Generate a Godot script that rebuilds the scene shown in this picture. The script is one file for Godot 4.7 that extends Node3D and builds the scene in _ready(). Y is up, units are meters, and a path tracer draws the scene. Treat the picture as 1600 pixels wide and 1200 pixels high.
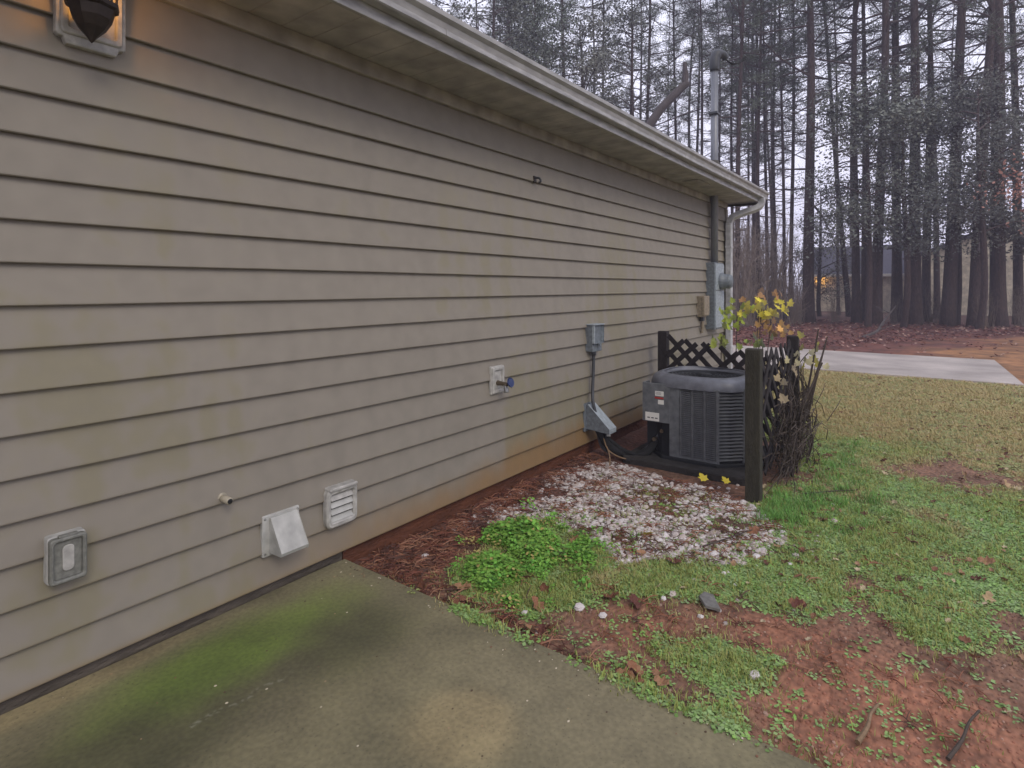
extends Node3D
# x runs along the house wall away from the viewer, z out of the wall, y up, metres; y = 0 is the top of the patio slab

const WALL_END := 7.6
const GROUND := -0.07
var rng := RandomNumberGenerator.new()
var taken := {}
var M := {}
var noise_a := FastNoiseLite.new()
var noise_b := FastNoiseLite.new()
var noise_c := FastNoiseLite.new()

# ------------------------------------------------------------------ naming
func numbered(called: String) -> String:
	var n: int = taken.get(called, 0)
	taken[called] = n + 1
	return called if n == 0 else "%s_%03d" % [called, n]

func tag(o: Node, label := "", category := "", group := "", kind := "") -> Node:
	if label: o.set_meta("label", label)
	if category: o.set_meta("category", category)
	if group: o.set_meta("group", group)
	if kind: o.set_meta("kind", kind)
	return o

func thing(called: String, label: String, category: String, at := Vector3.ZERO, turn := 0.0, group := "") -> Node3D:
	var o := Node3D.new()
	o.name = numbered(called)
	add_child(o)
	o.position = at
	o.rotation.y = turn
	tag(o, label, category, group)
	return o

func part(called: String, b, m: Material, parent: Node, at := Vector3.ZERO) -> MeshInstance3D:
	var o := MeshInstance3D.new()
	o.name = called
	o.mesh = b.done() if b is Mb else b
	o.material_override = m
	o.position = at
	if parent == self:
		o.name = numbered(called)
	parent.add_child(o, true)
	return o

func copies(called: String, mesh: Mesh, m: Material, xs: Array, cols: Array, parent: Node) -> MultiMeshInstance3D:
	var mm := MultiMesh.new()
	mm.transform_format = MultiMesh.TRANSFORM_3D
	mm.use_colors = cols.size() > 0
	mm.mesh = mesh
	mm.instance_count = xs.size()
	for i in xs.size():
		mm.set_instance_transform(i, xs[i])
		if cols.size() > 0: mm.set_instance_color(i, cols[i])
	var o := MultiMeshInstance3D.new()
	o.name = called if parent != self else numbered(called)
	o.multimesh = mm
	o.material_override = m
	parent.add_child(o, true)
	o.set_meta("kind", "stuff")
	return o

func dup(root: Node3D, at: Vector3, turn: float, label := "", group := "") -> Node3D:
	var r: Node3D = root.duplicate()
	r.name = numbered(String(root.get_meta("base_name")))
	add_child(r)
	r.position = at
	r.rotation.y = turn
	if label: r.set_meta("label", label)
	if group: r.set_meta("group", group)
	elif r.has_meta("group"): r.remove_meta("group")
	return r

# ------------------------------------------------------------------ mesh building
class Mb:
	var s := SurfaceTool.new()
	func _init() -> void:
		s.begin(Mesh.PRIMITIVE_TRIANGLES)
		s.set_smooth_group(-1)
	func smooth(on: bool) -> void:
		s.set_smooth_group(1 if on else -1)
	func tri(a: Vector3, b: Vector3, c: Vector3) -> void:
		s.add_vertex(a); s.add_vertex(b); s.add_vertex(c)
	func quad(a: Vector3, b: Vector3, c: Vector3, d: Vector3) -> void:
		tri(a, b, c); tri(a, c, d)
	func quv(a: Vector3, b: Vector3, c: Vector3, d: Vector3, ua: Vector2, ub: Vector2, uc: Vector2, ud: Vector2) -> void:
		for e in [[a, ua], [b, ub], [c, uc], [a, ua], [c, uc], [d, ud]]:
			s.set_uv(e[1]); s.add_vertex(e[0])
	func done() -> ArrayMesh:
		s.generate_normals()
		return s.commit()
	static func rrect(w: float, h: float, r: float, n := 3, cx := 0.0, cy := 0.0) -> PackedVector2Array:
		var p := PackedVector2Array()
		r = minf(r, minf(w, h) * 0.499)
		for k in 4:
			var c := Vector2([w / 2 - r, r - w / 2, r - w / 2, w / 2 - r][k] + cx, [h / 2 - r, h / 2 - r, r - h / 2, r - h / 2][k] + cy)
			for i in n + 1:
				var a := PI / 2 * (k + float(i) / n)
				p.append(c + Vector2(cos(a), sin(a)) * r)
		return p
	static func inset(p: PackedVector2Array, d: float) -> PackedVector2Array:
		var q := PackedVector2Array()
		var n := p.size()
		for i in n:
			var e := (p[i] - p[(i + n - 1) % n]).normalized()
			var f := (p[(i + 1) % n] - p[i]).normalized()
			var m := (Vector2(-e.y, e.x) + Vector2(-f.y, f.x))
			m = m.normalized()
			var k := maxf(0.5, m.dot(Vector2(-e.y, e.x)))
			q.append(p[i] + m * d / k)
		return q
	# a polygon (counter-clockwise seen from +z) pushed from z0 to z1, front edge rounded by b
	func prism(p: PackedVector2Array, z0: float, z1: float, b := 0.0, X := Transform3D.IDENTITY) -> Mb:
		var n := p.size()
		var rings := [[p, z0]]
		if b > 0.0:
			rings.append([p, z1 - b])
			rings.append([inset(p, b * 0.3), z1 - b * 0.3])
			rings.append([inset(p, b), z1])
		else:
			rings.append([p, z1])
		for k in rings.size() - 1:
			for i in n:
				var j := (i + 1) % n
				var a: Vector2 = rings[k][0][i]; var c: Vector2 = rings[k][0][j]
				var d: Vector2 = rings[k + 1][0][i]; var e: Vector2 = rings[k + 1][0][j]
				quad(X * Vector3(a.x, a.y, rings[k][1]), X * Vector3(d.x, d.y, rings[k + 1][1]), X * Vector3(e.x, e.y, rings[k + 1][1]), X * Vector3(c.x, c.y, rings[k][1]))
		for side in [0, rings.size() - 1]:
			var q: PackedVector2Array = rings[side][0]
			var z: float = rings[side][1]
			var t := Geometry2D.triangulate_polygon(q)
			for i in range(0, t.size(), 3):
				var a := q[t[i]]; var c := q[t[i + 1]]; var d := q[t[i + 2]]
				var ccw := (c - a).cross(d - a) > 0
				if ccw == (side != 0):
					tri(X * Vector3(a.x, a.y, z), X * Vector3(d.x, d.y, z), X * Vector3(c.x, c.y, z))
				else:
					tri(X * Vector3(a.x, a.y, z), X * Vector3(c.x, c.y, z), X * Vector3(d.x, d.y, z))
		return self
	func box(c: Vector3, size: Vector3, b := 0.003, B := Basis.IDENTITY) -> Mb:
		b = minf(b, minf(size.x, minf(size.y, size.z)) * 0.3)
		return prism(rrect(size.x, size.y, b, 1), -size.z / 2, size.z / 2, b, Transform3D(B, c))
	# a frame between two outlines of the same number of points
	func ring(o: PackedVector2Array, h: PackedVector2Array, z0: float, z1: float, b := 0.0, X := Transform3D.IDENTITY) -> Mb:
		var n := o.size()
		var o2 := inset(o, b); var h2 := inset(h, -b)
		for i in n:
			var j := (i + 1) % n
			var V := func(p: Vector2, z: float) -> Vector3: return X * Vector3(p.x, p.y, z)
			quad(V.call(o[i], z0), V.call(o[i], z1 - b), V.call(o[j], z1 - b), V.call(o[j], z0))
			if b > 0.0:
				quad(V.call(o[i], z1 - b), V.call(o2[i], z1), V.call(o2[j], z1), V.call(o[j], z1 - b))
				quad(V.call(h2[i], z1), V.call(h[i], z1 - b), V.call(h[j], z1 - b), V.call(h2[j], z1))
			quad(V.call(o2[i], z1), V.call(h2[i], z1), V.call(h2[j], z1), V.call(o2[j], z1))
			quad(V.call(h[i], z1 - b), V.call(h[i], z0), V.call(h[j], z0), V.call(h[j], z1 - b))
			quad(V.call(o[j], z0), V.call(h[j], z0), V.call(h[i], z0), V.call(o[i], z0))
		return self
	func tube(p: PackedVector3Array, r: PackedFloat32Array, sides := 8, roll := 0.0) -> Mb:
		var n := p.size()
		var up := Vector3.UP if absf((p[1] - p[0]).normalized().y) < 0.9 else Vector3.RIGHT
		var prev: Array[Vector3] = []
		for i in n:
			var t := (p[mini(i + 1, n - 1)] - p[maxi(i - 1, 0)]).normalized()
			var u := (up - t * up.dot(t)).normalized()
			up = u
			var v := t.cross(u)
			var rr := r[mini(i, r.size() - 1)]
			var cur: Array[Vector3] = []
			for k in sides:
				var a := TAU * k / sides + roll
				cur.append(p[i] + (u * cos(a) + v * sin(a)) * rr)
			if i > 0:
				for k in sides:
					var k2 := (k + 1) % sides
					quad(prev[k], prev[k2], cur[k2], cur[k])
			if i == 0 or i == n - 1:
				for k in sides:
					var k2 := (k + 1) % sides
					if i == 0: tri(p[i], cur[k2], cur[k])
					else: tri(p[i], cur[k], cur[k2])
			prev = cur
		return self
	# profile of (radius, height) turned round the y axis of X
	func lathe(q: Array, sides: int, X := Transform3D.IDENTITY) -> Mb:
		for i in q.size() - 1:
			for k in sides:
				var a := TAU * k / sides; var b := TAU * (k + 1) / sides
				var c: Vector2 = q[i]; var d: Vector2 = q[i + 1]
				quad(X * Vector3(cos(a) * c.x, c.y, sin(a) * c.x), X * Vector3(cos(a) * d.x, d.y, sin(a) * d.x), X * Vector3(cos(b) * d.x, d.y, sin(b) * d.x), X * Vector3(cos(b) * c.x, c.y, sin(b) * c.x))
		return self

static func V2(a: Array) -> PackedVector2Array:
	var p := PackedVector2Array()
	for i in range(0, a.size(), 2): p.append(Vector2(a[i], a[i + 1]))
	return p

static func V3(a: Array) -> PackedVector3Array:
	var p := PackedVector3Array()
	for i in range(0, a.size(), 3): p.append(Vector3(a[i], a[i + 1], a[i + 2]))
	return p

# a smooth curve through the points
static func curve(p: PackedVector3Array, n := 6) -> PackedVector3Array:
	var q := PackedVector3Array()
	for i in p.size() - 1:
		var a := p[maxi(i - 1, 0)]; var d := p[mini(i + 2, p.size() - 1)]
		for k in n:
			q.append(p[i].cubic_interpolate(p[i + 1], a, d, float(k) / n))
	q.append(p[p.size() - 1])
	return q

# ------------------------------------------------------------------ materials
func noise_tex(freq: float, lo: float, hi: float, octaves := 4, nseed := 1, kind := FastNoiseLite.TYPE_SIMPLEX_SMOOTH, size := 512) -> NoiseTexture2D:
	var n := FastNoiseLite.new()
	n.seed = nseed; n.frequency = freq; n.fractal_octaves = octaves; n.noise_type = kind
	var t := NoiseTexture2D.new()
	t.width = size; t.height = size; t.seamless = true; t.noise = n
	var g := Gradient.new()
	g.set_color(0, Color(lo, lo, lo)); g.set_color(1, Color(hi, hi, hi))
	t.color_ramp = g
	return t

func mat(c: Color, rough := 0.7, tex: Texture2D = null, scale := Vector3.ONE, bump: Texture2D = null, relief := 0.0) -> StandardMaterial3D:
	var m := StandardMaterial3D.new()
	m.albedo_color = c; m.roughness = rough
	if tex: m.albedo_texture = tex
	if bump:
		m.heightmap_enabled = true; m.heightmap_texture = bump; m.heightmap_scale = relief
	if tex or bump:
		m.uv1_triplanar = true; m.uv1_world_triplanar = true; m.uv1_scale = scale
	return m

func rgb(r: int, g: int, b: int) -> Color:
	return Color8(r, g, b)

func lin(r: int, g: int, b: int, k := 1.0) -> Color:
	var c := Color8(r, g, b).srgb_to_linear()
	return Color(c.r * k, c.g * k, c.b * k)

func tinted(rough := 0.85, back := 0.0) -> StandardMaterial3D:
	var m := StandardMaterial3D.new()
	m.albedo_color = Color.WHITE; m.roughness = rough; m.vertex_color_use_as_albedo = true
	if back > 0.0:
		m.backlight_enabled = true; m.backlight = Color(back, back, back)
	return m

func bump01(v: float, a: float, b: float) -> float:
	return smoothstep(a, b, v)

func blob(x: float, z: float, cx: float, cz: float, rx: float, rz: float) -> float:
	var d := (x - cx) * (x - cx) / (rx * rx) + (z - cz) * (z - cz) / (rz * rz)
	return exp(-d)

# ------------------------------------------------------------------ the yard's soil, weeds and gravel
var GRAVEL := V2([2.26, 0.09, 2.58, 0.06, 2.9, 0.05, 3.6, 0.06, 3.98, 0.22, 3.86, 0.6, 3.8, 1.0, 3.70, 1.28, 3.42, 1.53, 3.15, 1.6, 2.83, 1.45, 2.66, 1.1, 2.5, 0.98, 2.66, 0.78, 2.72, 0.5, 2.6, 0.24])
var WEEDS := V2([2.04, 0.5, 2.1, 0.42, 2.256, 0.28, 2.6, 0.25, 2.70, 0.5, 2.645, 0.782, 2.46, 0.80, 2.335, 0.74, 2.027, 0.80, 1.884, 0.748, 1.88, 0.6])

func ground_y(x: float, z: float) -> float:
	var h := GROUND + 0.035 * exp(-pow((x - 1.69) / 0.22, 2.0)) * (1.0 - 0.5 * bump01(noise_a.get_noise_2d(x * 200, z * 200), 0, 0.3))
	h += 0.012 * noise_a.get_noise_2d(x * 120.0, z * 120.0) + 0.006 * noise_b.get_noise_2d(x * 500.0, z * 500.0)
	h += 0.02 * exp(-pow(z / 0.15, 2.0)) * clampf((x - 1.7), 0.0, 1.0)
	return h

# (bare earth, dry tan grass, red clay)
func yard(x: float, z: float) -> Vector3:
	var n := noise_a.get_noise_2d(x * 60.0 + 40, z * 60.0)
	var n2 := noise_b.get_noise_2d(x * 160.0, z * 160.0)
	var bare := 0.0
	for b in [[2.06, 1.12, 0.26, 0.22], [2.38, 1.66, 0.2, 0.24], [2.0, 2.1, 0.38, 0.32], [2.3, 2.45, 0.3, 0.22], [5.15, 2.3, 0.5, 0.28], [3.52, 2.25, 0.17, 0.13], [3.0, 2.42, 0.25, 0.14], [2.65, 1.95, 0.18, 0.12], [1.78, 0.9, 0.1, 0.35], [4.25, 1.35, 0.55, 0.2], [3.0, 1.9, 0.2, 0.1], [1.9, 1.36, 0.2, 0.16], [2.2, 1.3, 0.2, 0.1], [1.85, 1.85, 0.16, 0.22], [2.12, 2.14, 0.42, 0.36], [2.0, 2.3, 0.4, 0.3], [1.78, 1.55, 0.13, 0.7]]:
		bare += blob(x, z, b[0], b[1], b[2], b[3])
	bare = bump01(bare + 0.6 * n + 0.5 * n2, 0.12, 0.95)
	var strip := bump01(0.33 + 0.22 * n - z, -0.08, 0.1) * (1.0 - bump01(x, 5.2, 6.2))
	if x < 2.1: strip = maxf(strip, bump01(0.62 + 0.2 * n - z - (x - 1.7) * 0.7, -0.08, 0.1))
	bare = maxf(bare, strip)
	if x > 3.7 and x < 5.3: bare = maxf(bare, bump01(1.36 + 0.08 * n - z, 0.0, 0.06))
	var dry := bump01(x + 1.4 * n + 0.9 * (z - 1.2) * 0.6, 5.0, 6.8)
	dry = maxf(dry, 0.8 * bump01(n + 0.6 * n2, 0.18, 0.5))
	var clay := bump01(blob(x, z, 2.0, 2.15, 0.5, 0.45) + blob(x, z, 2.1, 1.25, 0.3, 0.3) * 0.6 + blob(x, z, 2.4, 1.7, 0.3, 0.25) * 0.5, 0.2, 0.8)
	return Vector3(bare, dry, clay)

func paint(w: int, h: int, x0: float, x1: float, z0: float, z1: float, pick: Callable) -> ImageTexture:
	var d := PackedByteArray()
	d.resize(w * h * 3)
	var at := 0
	for j in h:
		var z := lerpf(z0, z1, (j + 0.5) / h)
		for i in w:
			var c: Color = pick.call(lerpf(x0, x1, (i + 0.5) / w), z)
			d[at] = clampi(int(c.r * 255), 0, 255); d[at + 1] = clampi(int(c.g * 255), 0, 255); d[at + 2] = clampi(int(c.b * 255), 0, 255)
			at += 3
	return ImageTexture.create_from_image(Image.create_from_data(w, h, false, Image.FORMAT_RGB8, d))

func lawn_color(x: float, z: float) -> Color:
	var y := yard(x, z)
	var f := noise_c.get_noise_2d(x * 900.0, z * 900.0)
	var f2 := noise_b.get_noise_2d(x * 260.0 + 9, z * 260.0)
	var c := rgb(116, 118, 72).lerp(rgb(152, 132, 92), y.y)
	var soil := rgb(116, 86, 68).lerp(rgb(138, 94, 72), y.z)
	soil = soil.lerp(rgb(98, 64, 54), 0.7 * bump01(0.5 - z, -0.1, 0.25) * (1.0 - y.z))
	c = c.lerp(soil, y.x)
	if Geometry2D.is_point_in_polygon(Vector2(x, z), GRAVEL): c = c.lerp(rgb(92, 62, 52), 0.85)
	var k := 1.0 + 0.28 * f + 0.22 * f2
	return Color(c.r * k, c.g * k, c.b * k)

func slab_color(x: float, z: float) -> Color:
	var n := noise_a.get_noise_2d(x * 90.0, z * 90.0)
	var n2 := noise_b.get_noise_2d(x * 250.0, z * 250.0)
	var f := noise_c.get_noise_2d(x * 1500.0, z * 1500.0)
	var c := rgb(116, 109, 82)
	var g := bump01(blob(x, z, 0.98, 0.27, 0.40, 0.2) * 1.1 + 0.25 * n + 0.15 * n2, 0.1, 0.95)
	var dk := bump01(blob(x, z, 1.32, 0.5, 0.26, 0.22) + blob(x, z, 0.75, 0.45, 0.35, 0.2) * 0.9 + blob(x, z, 0.5, 0.5, 0.3, 0.3) * 0.6 + 0.35 * n + 0.2 * n2, 0.1, 0.9)
	var tan_ := bump01(blob(x, z, 0.5, 0.0, 0.45, 0.12) + 1.3 * blob(x, z, 1.24, 1.12, 0.16, 0.16) + 0.5 * blob(x, z, 0.95, 0.05, 0.5, 0.06) + 0.3 * blob(x, z, 0.9, 0.9, 0.3, 0.3) + 0.25 * n, 0.25, 0.95)
	var far := bump01(blob(x, z, 1.5, 1.3, 0.35, 0.6) + 0.2 * n, 0.3, 1.0)
	c = c.lerp(rgb(78, 77, 50), 0.75 * dk)
	c = c.lerp(rgb(124, 115, 90), 0.6 * far)
	c = c.lerp(rgb(94, 114, 44), 0.82 * g)
	c = c.lerp(rgb(146, 130, 94), 0.6 * tan_ * (1.0 - 0.6 * g))
	var cr := absf(z - 0.512 - 0.02 * noise_b.get_noise_1d(x * 700.0) - (x - 0.95) * 0.05)
	if x > 0.78 and x < 1.12:
		c = c.lerp(rgb(140, 140, 128), 0.5 * bump01(0.012 - cr, 0.0, 0.01) * bump01(n2 + f, -0.2, 0.3))
	if noise_c.get_noise_2d(x * 2600.0 + 77, z * 2600.0) > 0.62: c = c.lerp(rgb(70, 64, 50), 0.5)
	var k := 1.0 + 0.10 * f + 0.16 * n2 + 0.1 * n
	return Color(c.r * k, c.g * k, c.b * k)

func siding_dirt(x: float, yy: float) -> Color:
	var n := noise_a.get_noise_2d(x * 40.0, yy * 60.0)
	var s := noise_b.get_noise_2d(x * 420.0, yy * 25.0)
	var f := noise_c.get_noise_2d(x * 300.0, yy * 300.0)
	var k := 0.93 + 0.04 * n + 0.03 * s + 0.03 * f
	var lap := fposmod((yy - 0.047) / 0.127, 1.0)
	var row := floorf((yy - 0.047) / 0.127)
	k *= 1.0 + 0.018 * sin(row * 12.9898 + 4.0)
	var c := Color(k, k, k)
	var moss := bump01(n + 0.6 * s + 0.3 * f, -0.05, 0.45) * (1.0 - bump01(yy, 1.2, 2.3)) * 0.45
	c = c.lerp(Color(0.86, 0.86, 0.70) * k, moss)
	var splash := bump01(0.26 + 0.10 * n + 0.06 * s - yy, -0.02, 0.2) * bump01(x, 0.9, 2.6)
	c = c.lerp(Color(0.95, 0.76, 0.52) * k, 0.7 * splash)
	var edge := bump01(0.10 - lap, 0.0, 0.1)
	c = c.lerp(Color(0.86, 0.82, 0.70) * k, 0.35 * edge * bump01(0.9 - yy, 0.0, 0.7))
	c = c.lerp(Color(0.95, 0.84, 0.62) * k, 0.4 * bump01(0.075 - yy, 0.0, 0.03))
	return c

func make_materials() -> void:
	var mottle := noise_tex(0.012, 0.72, 1.0, 5, 3)
	var fine := noise_tex(0.06, 0.78, 1.0, 4, 5)
	var rough_h := noise_tex(0.05, 0.0, 1.0, 5, 8)
	var cells := noise_tex(0.04, 0.45, 1.0, 3, 9, FastNoiseLite.TYPE_CELLULAR)
	M.trim = mat(rgb(172, 163, 148), 0.55, mottle, Vector3.ONE * 0.8)
	M.soffit = mat(rgb(190, 184, 178), 0.6, mottle, Vector3.ONE * 0.7)
	M.gutter = mat(rgb(184, 182, 180), 0.42, mottle, Vector3(0.8, 3.0, 3.0))
	M.white = mat(rgb(196, 193, 186), 0.5, mottle, Vector3.ONE * 3.0)
	M.white_dirty = mat(rgb(190, 189, 183), 0.6, noise_tex(0.01, 0.8, 1.0, 4, 33), Vector3.ONE * 3.0, rough_h, 0.04)
	M.downspout = mat(rgb(206, 206, 208), 0.5, mottle, Vector3.ONE * 1.4)
	M.grime = mat(rgb(134, 134, 126), 0.6, mottle, Vector3.ONE * 7.0)
	M.pvc = mat(rgb(190, 180, 158), 0.5, mottle, Vector3.ONE * 6)
	M.dark = mat(rgb(18, 18, 19), 0.8)
	M.black_foam = mat(rgb(30, 30, 31), 0.9, fine, Vector3.ONE * 5)
	M.conduit = mat(rgb(62, 64, 68), 0.5)
	M.box_grey = mat(rgb(128, 136, 142), 0.45, mottle, Vector3.ONE * 4)
	M.box_light = mat(rgb(176, 186, 192), 0.5, mottle, Vector3.ONE * 4)
	M.mast = mat(rgb(140, 142, 148), 0.4, mottle, Vector3(5, 0.8, 5)); M.mast.metallic = 0.35
	M.beige_box = mat(rgb(160, 146, 124), 0.55, mottle, Vector3.ONE * 4)
	M.foundation = mat(rgb(106, 62, 40), 0.9, mottle, Vector3(0.7, 1.6, 0.7), rough_h, 0.5)
	M.foundation_grey = mat(rgb(104, 95, 84), 0.9, mottle, Vector3(0.7, 1.6, 0.7), rough_h, 0.5)
	M.shingle = mat(rgb(92, 88, 82), 0.95, fine, Vector3.ONE * 4.0, rough_h, 0.3)
	M.brass = mat(rgb(120, 108, 92), 0.4); M.brass.metallic = 0.8
	M.steel = mat(rgb(150, 150, 148), 0.4); M.steel.metallic = 0.7
	M.blue = mat(rgb(36, 52, 96), 0.45)
	M.bronze = mat(rgb(58, 48, 42), 0.5, mottle, Vector3.ONE * 8); M.bronze.metallic = 0.4
	M.ac = mat(rgb(116, 119, 122), 0.5, mottle, Vector3.ONE * 2.2)
	M.ac_dark = mat(rgb(30, 32, 35), 0.7)
	M.ac_slat = mat(rgb(108, 110, 113), 0.5, mottle, Vector3.ONE * 2.2)
	M.ac_top = mat(rgb(118, 120, 128), 0.45, mottle, Vector3.ONE * 2.0)
	M.pad = mat(rgb(60, 57, 55), 0.9, mottle, Vector3.ONE * 2, rough_h, 0.4)
	M.label = mat(rgb(222, 220, 212), 0.5)
	M.label_red = mat(rgb(170, 52, 44), 0.5)
	M.label_ink = mat(rgb(46, 46, 48), 0.6)
	M.post = mat(rgb(64, 60, 47), 0.95, mottle, Vector3(6, 0.9, 6), noise_tex(0.05, 0.0, 1.0, 4, 12), 0.5)
	M.post_dark = mat(rgb(52, 46, 46), 0.95, mottle, Vector3(6, 0.9, 6), rough_h, 0.5)
	M.lattice = mat(rgb(50, 44, 45), 0.95, mottle, Vector3.ONE * 3)
	M.stem = mat(rgb(84, 73, 64), 0.95, mottle, Vector3.ONE * 4)
	M.leaf = tinted(0.6, 0.5)
	M.leaf_dry = tinted(0.85, 0.2)
	M.grass = tinted(0.75, 0.35)
	M.stone = tinted(0.8)
	M.stone.albedo_texture = fine; M.stone.uv1_triplanar = true; M.stone.uv1_world_triplanar = true; M.stone.uv1_scale = Vector3.ONE * 9
	M.bark = mat(rgb(90, 73, 68), 0.95, noise_tex(0.03, 0.5, 1.0, 4, 21), Vector3(1.4, 0.3, 1.4), noise_tex(0.035, 0.0, 1.0, 4, 22, FastNoiseLite.TYPE_CELLULAR), 2.5)
	M.bark_grey = mat(rgb(92, 84, 82), 0.95, mottle, Vector3(1, 0.3, 1), rough_h, 1.0)
	M.twig = mat(rgb(86, 73, 70), 0.95)
	M.brush = mat(rgb(118, 106, 96), 0.95)
	M.needle = tinted(0.8, 0.25)
	M.concrete = mat(rgb(192, 181, 172), 0.9, mottle, Vector3.ONE * 0.13)
	M.far_wall = mat(rgb(240, 229, 204), 0.7, mottle, Vector3.ONE * 0.4)
	M.far_roof = mat(rgb(92, 90, 104), 0.95, fine, Vector3.ONE * 1.0)
	M.far_trim = mat(rgb(200, 196, 188), 0.6)
	M.earth = mat(rgb(86, 66, 48), 0.95, mottle, Vector3.ONE * 0.15)
	M.slab_side = mat(rgb(112, 104, 88), 0.9, mottle, Vector3.ONE)
	M.window = mat(rgb(40, 44, 52), 0.15)
	M.stick = mat(rgb(146, 120, 92), 0.9, mottle, Vector3.ONE * 5)
	M.slate = mat(rgb(124, 122, 116), 0.7, mottle, Vector3.ONE * 5)
	var glow := StandardMaterial3D.new()
	glow.albedo_color = rgb(255, 226, 170); glow.emission_enabled = true; glow.emission = rgb(255, 196, 104); glow.emission_energy_multiplier = 1.1
	M.glow = glow
	var pane := StandardMaterial3D.new()
	pane.albedo_color = Color(1, 0.97, 0.9, 0.12); pane.transparency = BaseMaterial3D.TRANSPARENCY_ALPHA; pane.roughness = 0.1
	M.pane = pane
	# painted surfaces
	var sd := StandardMaterial3D.new()
	sd.albedo_color = rgb(146, 138, 125); sd.roughness = 0.62
	sd.albedo_texture = paint(1024, 384, -3.0, 8.0, 0.0, 2.4, siding_dirt)
	sd.texture_repeat = false
	M.siding = sd
	var sl := StandardMaterial3D.new()
	sl.roughness = 0.85; sl.albedo_texture = paint(1024, 1024, -1.0, 1.7, 0.0, 2.6, slab_color); sl.texture_repeat = false
	sl.heightmap_enabled = true; sl.heightmap_texture = noise_tex(0.09, 0.0, 1.0, 5, 61, FastNoiseLite.TYPE_SIMPLEX_SMOOTH, 1024); sl.heightmap_scale = 0.1
	M.slab = sl
	var ln := StandardMaterial3D.new()
	ln.roughness = 0.95; ln.albedo_texture = paint(800, 528, 1.6, 10.4, -0.1, 5.0, lawn_color); ln.texture_repeat = false
	ln.heightmap_enabled = true; ln.heightmap_texture = noise_tex(0.16, 0.0, 1.0, 5, 62, FastNoiseLite.TYPE_SIMPLEX_SMOOTH, 1024); ln.heightmap_scale = 1.2
	M.lawn = ln
	var st := StandardMaterial3D.new()
	st.roughness = 0.95
	st.albedo_texture = paint(512, 512, 10.0, 50.0, -20.0, 20.0, func(x: float, z: float) -> Color:
		var n := noise_a.get_noise_2d(x * 30.0, z * 30.0)
		var f := noise_c.get_noise_2d(x * 420.0, z * 420.0)
		var f2 := noise_b.get_noise_2d(x * 110.0, z * 110.0)
		var c := rgb(98, 58, 48).lerp(rgb(150, 110, 68), 0.75 * bump01(z * 0.9 - (x - 14.0) * 0.45 + 2.0 * n, -0.1, 2.4))
		c = c.lerp(rgb(78, 58, 46), bump01(x, 24.0, 34.0) * 0.6)
		var k := 1.0 + 0.25 * f + 0.3 * f2
		return Color(c.r * k, c.g * k, c.b * k))
	st.texture_repeat = false
	M.straw = st

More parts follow.
